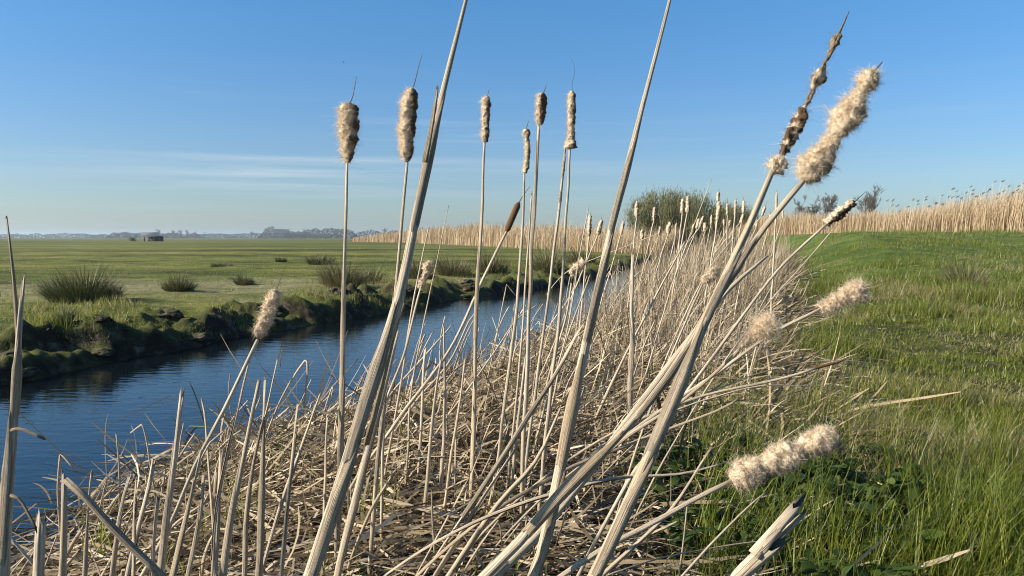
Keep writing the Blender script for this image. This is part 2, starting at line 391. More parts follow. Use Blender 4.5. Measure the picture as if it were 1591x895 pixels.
# ------------------------------------------------------------------ grass
def build_grass():
    items = []
    specs = ((62000, 1.5, 4.5, .105, .0046), (62000, 3.8, 11, .08, .0068), (85000, 8, 30, .06, .010))
    for n, y0, y1, hh, w in specs:
        u = rnd(n); y = y0*(y1/y0)**u
        xa = Gg(y)-.25-.65*sst(2.5, 6, y); xb = np.maximum(y*.72+.4, xa+.6)
        x = xa+(xb-xa)*rnd(n)
        g = x-Gg(y)
        patch = fbm(x*1.1, y*.9, 101); tall = fbm(x*.8+5, y*.8, 111); pc = fbm(x*2.6, y*2.6, 131)
        herb = np.exp(-(((x-1.05)/.42)**2+((y-2.45)/.55)**2))
        keep = (rnd(n) < np.maximum(sst(-.5, .25, g+.5*(patch-.5)), .22*sst(.5, .62, pc))) & (rnd(n) > herb*1.1) & (rnd(n) < .12+1.3*sst(.36, .6, pc))
        x, y, patch, tall, pc = x[keep], y[keep], patch[keep], tall[keep], pc[keep]; n = len(x)
        ln = hh*(.45+2.1*sst(.42, .68, tall))*rng.uniform(.45, 1.6, n)
        dry = rnd(n) < np.clip(.22+3.6*(patch-.46), .08, .88)
        ln = np.where(dry, ln*.75, ln)
        lean = np.where(dry, np.abs(nrm(n, .7, .5)), np.abs(nrm(n, .16, .2)))
        az = np.where(rnd(n) < .5, RIGHT+nrm(n, 0, .9), rnd(n, 0, 6.28))
        t = np.where(dry, rnd(n, .7, 1), np.clip(nrm(n, .40, .14), 0, .66))
        V, Q, per = blades(np.stack([x, y, H(x, y)-.003], -1), az, ln, w*rnd(n, .6, 1.3), lean, np.abs(nrm(n, .45, .4)), 3, rnd(n, 0, 6.28), rnd(n, -1, 1))
        items.append((V, Q, np.repeat(t, per)))
    n = 1500; y = 1.7*(16/1.7)**rnd(n); x = Gg(y)-.2+(y*.7+.3-Gg(y))*rnd(n)**1.3; k = fbm(x*1.4, y*1.4, 141) > .42; x, y = x[k], y[k]; n = len(x)
    V, Q, per = ribbons(np.stack([x, y, H(x, y)+rnd(n, .01, .07)], -1), rnd(n, 0, 6.28), nrm(n, .1, .2), rnd(n, .05, .24), rnd(n, .002, .005)*(1+.06*y), nrm(n, .2, .4), nrm(n, 0, .6), 6, None, nrm(n, 0, .6))
    items.append((V, Q, np.repeat(rnd(n, .72, 1), per)))
    V, Q, t = join(items)
    tag(mk('grass', V, Q, GRASS, t), 'long green and straw coloured grass on the right bank', 'grass', kind='stuff')
    # far bank grass
    items = []
    for n, a, b, hh, w in ((60000, .05, 2.6, .052, .006), (80000, 1.8, 26, .045, .011)):
        y = 3.5*((30 if b < 5 else 60)/3.5)**rnd(n); d = a+(b-a)*rnd(n)
        x = L(y)-d
        clump = fbm(x*1.7, y*1.7, 121); big = fbm(x*.45, y*.45, 122)
        keep = (rnd(n) < sst(.38, .58, clump)*.85+.15*(d > 1)) & (x > -.75*y-1.5)&((d<2.6)|(rnd(n)<.55))
        x, y, clump, d, big = x[keep], y[keep], clump[keep], d[keep], big[keep]; n = len(x)
        dry = rnd(n) < np.clip(.15+.55*np.exp(-((y*.93-x*.36-13.5)/4)**2)+(big-.5), .05, .9)
        ln = hh*rng.uniform(.4, 1.5, n)*(.45+1.9*sst(.5, .72, clump))*np.where(d > 3, .75, 1)
        t = np.where(dry, rnd(n, .68, 1), np.clip(nrm(n, .46, .12), 0, .66))
        V, Q, per = blades(np.stack([x, y, H(x, y)-.004], -1), rnd(n, 0, 6.28), ln, w*rnd(n, .6, 1.3), np.abs(nrm(n, .3, .25)), np.abs(nrm(n, .4, .3)), 2, rnd(n, 0, 6.28))
        items.append((V, Q, np.repeat(t, per)))
    V, Q, t = join(items)
    tag(mk('meadow_grass', V, Q, GRASS, t), 'short clumped yellow green grass on the far bank and meadow', 'grass', kind='stuff')
    # leafy herbs in the shade, bottom right
    items = []
    n = 15000; x = nrm(n, 1.05, .33); y = nrm(n, 2.4, .5); ok = (y > 1.2) & (x > .45); x, y = x[ok], y[ok]; n = len(x)
    cx = np.round(x*9)/9; cy = np.round(y*9)/9; hz = H(x, y)+.01+.17*rnd(n)*vn(cx*9, cy*9, 4)
    V, Q, per = ribbons(np.stack([x, y, hz], -1), rnd(n, 0, 6.28), rnd(n, -.2, .7), rnd(n, .025, .07), rnd(n, .014, .034), rnd(n, .2, 1), nrm(n, 0, .3), 3, None, nrm(n, 0, .4), False)
    tag(mk('leafy_ground_cover', V, Q, HERB, np.repeat(rnd(n), per)), 'low dark green leafy weeds at the foot of the reeds', 'weeds', kind='stuff')
build_grass()
# ------------------------------------------------------------------ tubes
def smooth_path(pts, n):
    pts = np.asarray(pts, float)
    if len(pts) == 2: return pts[0]+(pts[1]-pts[0])*np.linspace(0, 1, n)[:, None]
    e = np.vstack([2*pts[0]-pts[1], pts, 2*pts[-1]-pts[-2]])
    seg = np.linalg.norm(np.diff(pts, axis=0), axis=1); cum = np.concatenate([[0], np.cumsum(seg)])
    out = []
    for s in np.linspace(0, cum[-1], n):
        i = min(np.searchsorted(cum, s, side='right')-1, len(seg)-1); t = (s-cum[i])/max(seg[i], 1e-9)
        p0, p1, p2, p3 = e[i], e[i+1], e[i+2], e[i+3]
        out.append(.5*((2*p1)+(-p0+p2)*t+(2*p0-5*p1+4*p2-p3)*t*t+(-p0+3*p1-3*p2+p3)*t**3))
    return np.array(out)
def frames(C):
    T = np.gradient(C, axis=0); T /= np.linalg.norm(T, axis=1)[:, None]
    u = np.cross(T[0], [0, 1, .01]); u /= np.linalg.norm(u); U = [u]
    for k in range(1, len(C)):
        u = u-T[k]*np.dot(u, T[k]); u /= np.linalg.norm(u); U.append(u)
    U = np.array(U); return T, U, np.cross(T, U)
def tube(C, rad, ns=8, flute=0., seed=0, a0=0, a1=2*math.pi, cut=False, flat=1., roll=0.):
    n = len(C); T, U, W = frames(C)
    if roll:
        k_ = roll+np.linspace(0, 1.5*math.sin(seed*9), n)[:, None]; U, W = U*np.cos(k_)+W*np.sin(k_), W*np.cos(k_)-U*np.sin(k_)
    closed = abs(a1-a0-2*math.pi) < 1e-6
    m = ns if closed else ns+1
    a = a0+(a1-a0)*np.arange(m)/ns
    s = np.concatenate([[0], np.cumsum(np.linalg.norm(np.diff(C, axis=0), axis=1))])
    rad = np.broadcast_to(np.asarray(rad, float), (n,))
    rr = rad[:, None]*np.ones(m)
    if flute:
        aa, ss = np.meshgrid(a, s)
        rr = rr*(1+flute*(vn(np.cos(aa)*2.3+seed*3.7+9, np.sin(aa)*2.3+ss*7+20, 3)-.5)*2+flute*.5*(vn(ss*28+seed, aa*0+seed, 4)-.5))
    V = C[:, None]+rr[..., None]*(np.cos(a)[None, :, None]*U[:, None]+flat*np.sin(a)[None, :, None]*W[:, None])
    loc = np.stack([np.cos(a)[None]*np.ones((n, 1)), np.sin(a)[None]*np.ones((n, 1)), s[:, None]+seed*3.3+0*a[None]], -1)
    i = np.arange(n-1)[:, None]*m; j = np.arange(ns)[None]; j2 = (j+1) % m
    Q = np.stack([i+j, i+j2, i+m+j2, i+m+j], -1).reshape(-1, 4)
    V = V.reshape(-1, 3); loc = loc.reshape(-1, 3); Tt = np.zeros((0, 3), int)
    if closed:
        V = np.vstack([V, C[0], C[-1]]); loc = np.vstack([loc, [0, 0, 0], [0, 0, 9]])
        k = np.arange(ns); k2 = (k+1) % ns; b = (n-1)*ns
        Tt = np.concatenate([np.stack([np.full(ns, n*ns), k2, k], -1), np.stack([np.full(ns, n*ns+1), b+k, b+k2], -1)])
    return V, Q, Tt, loc
def cat_tubes(lst, tints=None):
    Vs, Qs, Ts, Ls, tt, o = [], [], [], [], [], 0
    for q, (V, Q, T, l) in enumerate(lst):
        Vs.append(V); Qs.append(Q+o); Ts.append(T+o); Ls.append(l); tt.append(np.full(len(V), 0 if tints is None else tints[q])); o += len(V)
    return np.vstack(Vs), np.vstack(Qs), np.vstack(Ts), np.vstack(Ls), np.concatenate(tt)
def extend_to_ground(pts, rads, maxlen=1.6):
    """carry the first segment on, bending downwards, until it meets the ground"""
    p = np.array(pts[0]); d = p-np.array(pts[1]); d /= np.linalg.norm(d)
    add = []; L0 = 0
    while p[2] > Hs(p[0], p[1])-.02 and L0 < maxlen:
        d = d+np.array([0, 0, -.06]); d /= np.linalg.norm(d)
        p = p+d*.06; L0 += .06; add.append(p.copy())
    if not add: return pts, rads
    add = add[::2][::-1] if len(add) > 3 else add[::-1]
    return [*add, *pts], [rads[0]]*len(add)+list(rads)
_sd = [0]
def stalk_mesh(name, pts, rads, parent=None, mat=STALK, ns=8, n=None, flute=.16, brownbase=True, jag=True, origin=None, flat=1., node=False):
    _sd[0] += 1; sd = _sd[0]*1.37
    ln = np.sum(np.linalg.norm(np.diff(np.array(pts), axis=0), axis=1))
    n = n or int(np.clip(ln*26, 6, 60))
    C = smooth_path(pts, n)
    s0 = np.concatenate([[0], np.cumsum(np.linalg.norm(np.diff(np.array(pts), axis=0), axis=1))])
    rad = np.interp(np.linspace(0, s0[-1], n), s0, rads)
    wob = np.stack([vn(np.linspace(0, ln*9, n), np.full(n, sd), k)-.5 for k in (1, 2, 3)], -1)*rad[:, None]*.9
    C = C+wob
    V, Q, T, loc = tube(C, rad, ns, flute, sd, flat=flat, roll=sd if flat < 1 else 0)
    tint = np.zeros(len(V))
    if jag:   # torn upper end: alternate corners run on
        top = slice((n-1)*ns, n*ns); d = C[-1]-C[-2]; d /= np.linalg.norm(d)
        V[top] += d[None]*(rng.random(ns)**2*rad[-1]*5)[:, None]
        V[-1] -= d*rad[-1]*1.5
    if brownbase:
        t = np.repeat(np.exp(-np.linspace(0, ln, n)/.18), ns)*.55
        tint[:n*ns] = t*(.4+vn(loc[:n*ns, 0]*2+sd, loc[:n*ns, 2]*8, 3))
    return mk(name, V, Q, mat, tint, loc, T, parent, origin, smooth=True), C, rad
def sheath_mesh(C, rad, t0, t1, parent, side=0., span=3.6, flare=.5, mat=SHEATH, thick=1.3, name='leaf_sheath'):
    n = len(C)
    if t0 > 2:      # given as heights in the photo
        py = np.array([proj(c)[1] for c in C]); k_ = np.arange(n)
        t0, t1 = [float(np.interp(-q, -py, k_))/(n-1) for q in (t0, t1)]
    f = np.linspace(t0, t1, 16)*(n-1); i = np.clip(f.astype(int), 0, n-2); w = (f-i)[:, None]
    c = C[i]*(1-w)+C[i+1]*w; r = np.interp(f, np.arange(n), rad)*thick+.0006
    k = np.linspace(0, 1, 16); r = r*(1+flare*np.maximum(0, k-.55)**1.5*3)*(1-(1-1.03/thick)*np.clip(1-k*2.2, 0, 1))
    _sd[0] += 1; sd = _sd[0]*2.1
    V, Q, T, loc = tube(c, r, 9, .10, sd, side-span/2, side+span/2)
    V = V.reshape(16, 10, 3); T_, U, W = frames(c); m = c[:, None]
    # narrow towards a torn tip, lift the tip off the stalk
    for a in range(16):
        s = 1 if k[a] < .6 else max(.18, 1-(k[a]-.6)*2.1)
        mid = V[a].mean(0); V[a] = mid+(V[a]-mid)*s
    d = c[-1]-c[-2]; d /= np.linalg.norm(d); V[-1] += d*(rng.random(10)*rad.mean()*2.5)[:, None]
    V[0] -= d*(rng.random(10)*rad.mean()*2.5)[:, None]
    V = V.reshape(-1, 3)
    V2 = np.vstack([V, (V.reshape(16, 10, 3)+(c[:, None]-V.reshape(16, 10, 3))*.035).reshape(-1, 3)]); Q2 = np.vstack([Q, Q[:, ::-1]+len(V)])
    return mk(name, V2, Q2, mat, np.zeros(len(V2)), np.vstack([loc, loc]), None, parent, smooth=True)
# ------------------------------------------------------------------ seed heads
def head_mesh(A, B, wid, prof=None, hairs=1500, hl=.011, hw=.0004, lump=.27, brown=None, parent=None, bend=0., rings=34, ns=18, wind=(-.5, 0, .15), name='seed_head', brownall=0.):
    _sd[0] += 1; sd = _sd[0]*7.13
    if hairs > 1000: rings, ns = 72, 28
    A, B = np.array(A), np.array(B); ax = B-A; Lh = np.linalg.norm(ax)
    sidev = np.cross(ax/Lh, [0, 1, 0]); t = np.linspace(0, 1, rings)
    C = A+ax*t[:, None]+sidev*(np.sin(t*math.pi)*bend*Lh)[:, None]
    prof = prof or [(0, .5), (.08, .85), (.3, 1), (.7, 1), (.92, .8), (1, .4)]
    pr = np.interp(t, [p[0] for p in prof], [p[1] for p in prof])*wid/2
    T, U, W = frames(C); a = 2*math.pi*np.arange(ns)/ns
    D = np.cos(a)[None, :, None]*U[:, None]+np.sin(a)[None, :, None]*W[:, None]
    r = np.zeros((rings, ns)); br = np.zeros((rings, ns)); sc = 1/(wid*.42)
    for i in range(rings):
        for j in range(ns):
            q = (C[i]+D[i, j]*pr[i])*sc+sd
            nz = mn.noise(Vector(q)); n2 = mn.noise(Vector(q*2.3))
            n4 = mn.noise(Vector(q*5.1)); r[i, j] = pr[i]*(1+lump*nz*1.5+lump*.9*n2+lump*.5*n4)*.84
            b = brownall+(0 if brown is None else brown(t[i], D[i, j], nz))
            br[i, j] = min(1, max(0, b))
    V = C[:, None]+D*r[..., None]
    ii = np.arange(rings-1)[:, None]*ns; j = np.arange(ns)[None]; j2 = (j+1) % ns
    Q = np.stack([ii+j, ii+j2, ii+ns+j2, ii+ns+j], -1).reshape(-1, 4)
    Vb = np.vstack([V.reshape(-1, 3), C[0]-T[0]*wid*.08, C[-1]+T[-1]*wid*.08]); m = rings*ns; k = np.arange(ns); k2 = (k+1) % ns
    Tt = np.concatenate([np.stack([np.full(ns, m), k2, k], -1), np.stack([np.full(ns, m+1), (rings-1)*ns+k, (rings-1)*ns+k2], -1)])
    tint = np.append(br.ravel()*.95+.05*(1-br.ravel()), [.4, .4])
    if wid > .02 and hairs:
        hairs = int(hairs*1.35)
    if hairs:
        wgt = pr/pr.sum(); i = rng.choice(rings, hairs, p=wgt); j = rng.integers(0, ns, hairs)
        base = V[i, j]+(T[i]*(rnd(hairs, -.5, .5)*Lh/rings)[:, None])+np.cross(T[i], D[i, j])*(rnd(hairs, -.5, .5)*r[i, j]*6.28/ns)[:, None]
        # tufts share a direction
        ncl = max(8, hairs//40); cd = rng.normal(0, 1, (ncl, 3)); cl = ((i*7919+j*104729)//3) % ncl
        d = D[i, j]*.55+cd[cl]*.5+rng.normal(0, .35, (hairs, 3))+np.array(wind)*.45-T[i]*.1
        keep = rnd(hairs) > br[i, j]*.93
        d /= np.linalg.norm(d, axis=1)[:, None]; ln = hl*rnd(hairs, .4, 1.25)
        curl = rng.normal(0, .8, (hairs, 3))-D[i, j]*.25+cd[(cl*3+1) % ncl]*.4
        ln = ln*(.5+1.0*((cl*37) % 11)/10+1.2*((cl*53) % 17 == 0))
        base, d, ln, curl = base[keep], d[keep], ln[keep], curl[keep]; nh = len(base)
        sv = np.cross(d, rng.normal(0, 1, (nh, 3))); sv /= np.linalg.norm(sv, axis=1)[:, None]; sv *= hw/2
        p0 = base-d*.002; p1 = base+d*(ln*.5)[:, None]; d2 = d+curl; d2 /= np.linalg.norm(d2, axis=1)[:, None]; p2 = p1+d2*(ln*.5)[:, None]
        HV = np.stack([p0-sv, p0+sv, p1+sv*.8, p1-sv*.8, p2+sv*.35, p2-sv*.35], 1).reshape(-1, 3)
        b = np.arange(nh)*6+len(Vb); HQ = np.concatenate([np.stack([b, b+1, b+2, b+3], -1), np.stack([b+3, b+2, b+4, b+5], -1)])
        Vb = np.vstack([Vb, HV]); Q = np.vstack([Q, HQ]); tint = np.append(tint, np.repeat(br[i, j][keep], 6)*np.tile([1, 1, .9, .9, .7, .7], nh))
    return mk(name, Vb, Q, FLUFF, tint, None, Tt, parent, smooth=True)
def brown_mesh(A, B, wid, parent, name='seed_head'):
    C = smooth_path([A, B], 18); t = np.linspace(0, 1, 18)
    r = wid/2*np.clip(np.minimum(t, 1-t)*9, .25, 1)**.5
    V, Q, T, l = tube(C, r, 12, .1, 3.)
    return mk(name, V, Q, BROWN, None, None, T, parent, smooth=True)
LAND = []      # landmarks for wording
def cattail(label, stem, dep, w0, w1, head=None, hw=0, tip=None, prof=None, hairs=1200, brown=None, style='fluff', sheaths=(), group='cattails', ns=8, lump=.27, bend=0., hl=None, tipw=2., ground=True, brownall=0., wind=(-.5, 0, .15), rings=34, cat='cattail'):
    """stem: photo points base->top; dep: depth at base and top; head: (lower end, upper end) photo points"""
    d0, d1 = dep; m = len(stem); ys = np.array([s[1] for s in stem], float)
    full = list(stem)+([head[1]] if head else [])
    def dp(py): return d0+(d1-d0)*np.clip((stem[0][1]-py)/max(1, abs(stem[0][1]-full[-1][1])), 0, 1.2)
    pts = [P(x, y, dp(y)) for x, y in stem]
    rads = [np.interp(k, [0, m-1], [w0*.62, w1*.82])*dp(stem[k][1])/(2*F) for k in range(m)]
    if ground: pts, rads = extend_to_ground(pts, rads)
    e = empty('cattail', pts[0])
    st, C, rad = stalk_mesh('stalk', pts, rads, e, ns=ns, jag=head is None)
    if head:
        A, B = P(*head[0], dp(head[0][1])), P(*head[1], dp(head[1][1])); wd = hw*dp(head[1][1])/F; dm = dp(head[1][1])
        if style == 'brown': brown_mesh(A, B, wd, e)
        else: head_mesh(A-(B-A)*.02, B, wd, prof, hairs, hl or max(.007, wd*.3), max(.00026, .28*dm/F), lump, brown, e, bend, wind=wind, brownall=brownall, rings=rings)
        if tip:
            tp = [B-(B-A)*.05]+[P(x, y, dm) for x, y in tip]
            V, Q, T, l = tube(smooth_path(tp, 10), np.linspace(1, .35, 10)*tipw*dm/(2*F), 5, .3, 2.)
            mk('spike', V, Q, SPIKE, None, None, T, e, smooth=True)
    for s in sheaths: sheath_mesh(C, rad, s[0], s[1], e, *s[2:])
    tag(e, label, cat, group)
    return e, C, rad
TALLG = 'tall cattails'
right_brown_shade = lambda t, D, nz: max(0, (D[0]-.05)*1.3+nz*1.2)  # exposed brown plus shade painted into the side turned from the sun
if True:
    cattail('fat shaggy cattail head, leftmost of the tall ones against the sky', [(528,700),(531,600),(533,500),(536,380),(540,248)], (2.2,2.2), 13, 5,
        ((540,250),(541,161)), 31, [(548,150),(551,135),(554,119)], [(0,.35),(.15,.6),(.4,.95),(.65,1.1),(.85,1.05),(.97,.8),(1,.4)], 4200, right_brown_shade, bend=-.03, group=TALLG, sheaths=((.35,.75,.5,3.2,.5),(.1,.5,2.4,3.,.9)))
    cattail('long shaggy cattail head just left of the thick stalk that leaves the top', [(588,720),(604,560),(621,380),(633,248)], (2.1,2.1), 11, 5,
        ((632,248),(640,138)), 27, [(646,122),(650,105),(656,84)], [(0,.35),(.1,.75),(.4,1),(.8,1.05),(.95,.8),(1,.4)], 4400, right_brown_shade, bend=.02, group=TALLG, sheaths=((.3,.7,.4,3.2,.6),))
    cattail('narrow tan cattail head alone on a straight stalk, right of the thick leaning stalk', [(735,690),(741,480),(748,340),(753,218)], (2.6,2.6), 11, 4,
        ((754,219),(756,150)), 15, [(758,146),(760,139)], [(0,.6),(.2,.9),(.5,.9),(.8,1),(.95,.9),(1,.5)], 2400, right_brown_shade, group=TALLG, sheaths=((.5,.72,.4,3.,.5),))
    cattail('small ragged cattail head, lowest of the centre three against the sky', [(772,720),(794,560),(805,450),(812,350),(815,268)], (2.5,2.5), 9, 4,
        ((816,267),(817,201)), 12, [(819,195),(822,187)], [(0,.6),(.15,.9),(.3,.7),(.6,.85),(.8,.6),(.9,1.2),(1,.7)], 1700, right_brown_shade, bend=-.05, group=TALLG)
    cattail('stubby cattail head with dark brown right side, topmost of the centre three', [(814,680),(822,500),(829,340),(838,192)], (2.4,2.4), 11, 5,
        ((839,193),(843,145)), 17, [(847,138),(849,131)], [(0,.4),(.15,.85),(.4,1),(.8,1),(.95,.85),(1,.5)], 2200, lambda t, D, nz: 1 if D[0] > -.25 and t > .15 else right_brown_shade(t, D, nz), group=TALLG, sheaths=((.55,.95,.4,3.,.6),))
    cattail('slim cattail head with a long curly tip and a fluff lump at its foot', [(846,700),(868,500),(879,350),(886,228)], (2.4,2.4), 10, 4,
        ((887,228),(889,142)), 14, [(889,128),(893,112),(891,98),(885,88)], [(0,1.5),(.06,1.5),(.14,1),(.4,.9),(.8,1),(.95,.9),(1,.4)], 2700, right_brown_shade, group=TALLG, tipw=1.1)
    cattail('bare worn cattail spindle with brown wisps beside the curly tipped one', [(830,620),(850,480),(868,330),(878,240)], (2.5,2.5), 8, 4,
        ((869,325),(879,222)), 6, None, [(0,.6),(.2,1),(.4,.5),(.6,1),(.8,.6),(1,.8)], 500, lambda t, D, nz: .5, group=TALLG)
    cattail('intact dark brown cattail cigar tilting right, among the pale centre stalks', [(560,735),(620,650),(700,540),(752,430),(787,360)], (2.6,2.8), 9, 5,
        ((787,360),(806,315)), 10, [(812,305),(823,290)], style='brown', group='slanting cattails')
    cattail('long worn cattail spindle with torn tufts, tallest of the right pair against the sky', [(905,935),(925,895),(985,760),(1050,612),(1092,500),(1128,425),(1165,348),(1205,258)], (.84,.98), 35, 11,
        ((1206,262),(1302,55)), 25, [(1309,40),(1319,18)], [(0,.9),(.05,1.15),(.08,.9),(.1,.35),(.2,.65),(.3,.85),(.42,.75),(.47,.35),(.6,.4),(.65,.8),(.72,.75),(.76,.3),(.9,.4),(1,.45)], 2600,
        lambda t, D, nz: (.1 if t < .08 else 1 if nz > -.12 and .1 < t < .47 else 0 if t < .47 else .55+nz*2 if .6 < t < .74 else .75), lump=.75, ns=16, tipw=5, hl=.010, group='big leaning cattails', sheaths=((880,720,2.3,3.2,.6),(700,520,1.1,3.2,.5),(500,400,2.4,3.2,.5)))
    cattail('biggest fluffy cattail head, three swollen lobes, right of the worn spindle', [(745,905),(800,850),(870,770),(960,682),(1045,575),(1118,458),(1185,356),(1247,280)], (.98,1.05), 27, 10,
        ((1252,276),(1357,112)), 42, [(1364,104),(1371,96)], [(0,.5),(.05,1.0),(.14,1.12),(.24,.9),(.34,.68),(.41,.5),(.48,.85),(.58,1.1),(.68,1.05),(.77,.62),(.84,.42),(.90,.8),(.96,.82),(1,.45)], 9000,
        lambda t, D, nz: max(0, D[0]*.5+nz*.6), lump=.36, ns=14, tipw=4.5, hl=.011, bend=-.02, rings=54, group='big leaning cattails', sheaths=((820,680,1.4,3.2,.6),(640,500,2.4,3.2,.5),(470,380,1.,3.2,.5)))  # right side tinted darker: bare brown mixed with painted shade
    cattail('knobbly half-stripped cattail head over the right field in front of the bare tree', [(985,735),(1060,620),(1140,510),(1210,418),(1284,348)], (1.9,2.1), 10, 4,
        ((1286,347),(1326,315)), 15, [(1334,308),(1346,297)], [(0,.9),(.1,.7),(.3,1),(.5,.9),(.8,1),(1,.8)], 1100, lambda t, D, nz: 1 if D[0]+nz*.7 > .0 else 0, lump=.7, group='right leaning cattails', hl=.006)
    cattail('whitish tufted cattail head over the green grass, upper right of middle', [(930,712),(1010,650),(1110,582),(1200,518),(1278,478)], (1.7,1.6), 10, 6,
        ((1278,480),(1346,444)), 27, [(1360,442),(1391,430)], [(0,.6),(.12,.8),(.2,.55),(.4,.9),(.7,1.1),(.9,1),(1,.5)], 4200, None, lump=.4, group='right leaning cattails', tipw=1.4, hl=.014)
    cattail('blurry round cattail tuft beside the crossing stalks at right', [(990,668),(1060,622),(1120,570),(1158,532)], (1.5,1.4), 9, 5,
        ((1150,540),(1206,496)), 33, None, [(0,.25),(.3,.35),(.5,.7),(.75,1.1),(.95,.9),(1,.5)], 4200, lambda t, D, nz: .5 if t < .45 else 0, lump=.35, group='right leaning cattails', hl=.015)
    cattail('large creamy cattail head lying low over the grass at lower right', [(860,905),(930,858),(1010,815),(1080,775),(1140,748)], (1.25,1.3), 14, 9,
        ((1142,746),(1298,674)), 44, [(1330,667),(1375,657)], [(0,.6),(.08,1.1),(.2,1.05),(.29,.66),(.4,.98),(.55,1.05),(.67,.6),(.78,.85),(.9,.95),(.97,.8),(1,.4)], 9000, lambda t, D, nz: max(0, nz*.7-D[2]*.3), lump=.32, ns=12, tipw=1.8, hl=.011, rings=50, group='right leaning cattails')
    cattail('thin bare brown cattail spindle pointing right above the lying creamy head', [(1120,608),(1205,590),(1268,572)], (1.9,1.9), 7, 5,
        ((1262,573),(1300,563)), 5, [(1316,557)], style='brown', group='right leaning cattails', tipw=5)
    cattail('small round cattail tuft just left of where the big stalks cross', [(1040,560),(1072,485),(1092,440)], (1.9,1.9), 6, 4,
        ((1093,438),(1116,417)), 18, None, None, 1500, lambda t, D, nz: .1, group='right leaning cattails')
    cattail('small pale cattail head in front of the far bank, right of the thick stalk', [(588,650),(625,560),(645,480),(654,446)], (2.7,2.7), 7, 4,
        ((653,447),(669,406)), 12, None, [(0,.7),(.2,.9),(.5,.7),(.8,1.2),(1,.7)], 1600, None, lump=.5, group='slanting cattails')
    cattail('drooping shaggy cattail head over the water at left', [(215,905),(262,820),(306,718),(352,628),(400,528)], (1.55,1.75), 11, 7,
        ((402,522),(430,452)), 22, [(436,432),(445,410)], [(0,.45),(.12,.85),(.35,.9),(.5,.75),(.75,1),(.92,.95),(1,.6)], 3600, lambda t, D, nz: .35 if t < .15 else 0, lump=.5, group='slanting cattails', tipw=1.6)
    cattail('curled cream cattail tuft against the far bank right of centre', [(860,560),(880,490),(888,440)], (3.4,3.4), 5, 3,
        ((886,424),(908,406)), 15, None, [(0,.8),(.4,.6),(.7,1),(1,.7)], 900, None, lump=.6, group='slanting cattails')
# far cattail heads along the ditch
FAR = [(917,334,915,366,7),(935,342,929,365,8),(969,343,965,364,6),(990,313,989,337,7),(1017,322,1016,343,6),(1061,309,1060,331,7),(1070,304,1068,330,8),(1116,298,1116,312,6),(1118,313,1115,341,8),
 (1130,316,1130,334,4),(1143,311,1142,334,4),(1156,312,1155,331,6),(1157,330,1150,346,5),(1189,321,1184,335,5),(1207,299,1206,327,4),(998,357,997,371,7),(1041,345,1038,363,8),(1051,347,1050,364,4),(1058,355,1057,369,3),
 (1086,340,1083,355,6),(1093,336,1087,353,5),(1096,346,1095,360,7),(1106,334,1105,349,4),(1125,341,1125,350,4),(1135,342,1133,351,5),(1140,360,1133,370,6),(1217,326,1216,339,3),(1046,352,1036,358,6),(1168,335,1166,349,4),(1177,342,1175,354,4),(1078,348,1076,360,4),(1026,352,1024,365,4),(1197,333,1196,346,4)]
FAR.sort(key=lambda f: f[0]+f[2])
def far_word(k, f):
    x = (f[0]+f[2])/2; n = len(FAR)
    size = 'big' if f[4] >= 8 else 'medium' if f[4] >= 6 else 'small slim'
    hgt = 'high' if f[1] < 318 else 'mid-height' if f[1] < 340 else 'low'
    place = 'left of the willow bush' if x < 965 else 'before the willow bush' if x < 1110 else "at the willow bush's right edge" if x < 1180 else 'right of the willow bush'
    return size, hgt, place
cnt = {}
for f in FAR: cnt[far_word(0, f)] = cnt.get(far_word(0, f), 0)+1
ORD = ['first','second','third','fourth','fifth','sixth','seventh','eighth','ninth','tenth','eleventh','twelfth','thirteenth','fourteenth','fifteenth','sixteenth','seventeenth','eighteenth','nineteenth','twentieth']
seen = {}
for k, f in enumerate(FAR):
    w = far_word(k, f); seen[w] = seen.get(w, 0)+1
    ln = math.hypot(f[1]-f[3], f[0]-f[2]); d = float(np.clip(.165*F/ln, 5.6, 15))
    lab = f'{w[0]} far tan cattail head, {w[1]}, {w[2]}'
    if cnt[w] > 1: lab += f', {ORD[seen[w]-1]} from left'
    lean = (f[0]-f[2])/ln
    base = (f[2]-lean*150-random.uniform(0, 12), f[3]+random.uniform(120, 160)*6.5/d)
    cattail(lab, [base, ((base[0]*.4+f[2]*.6), base[1]*.4+f[3]*.6), (f[2], f[3])], (d, d), 4.2*7/d+.6, 2.3*7/d+.4, ((f[2], f[3]), (f[0], f[1])), f[4]*.92, [(f[0]+random.uniform(-1, 3), f[1]-random.uniform(3, 10))], None, 260, right_brown_shade, ns=5, lump=.45, tipw=.9, rings=14, group='distant cattails along the ditch', hl=.016)
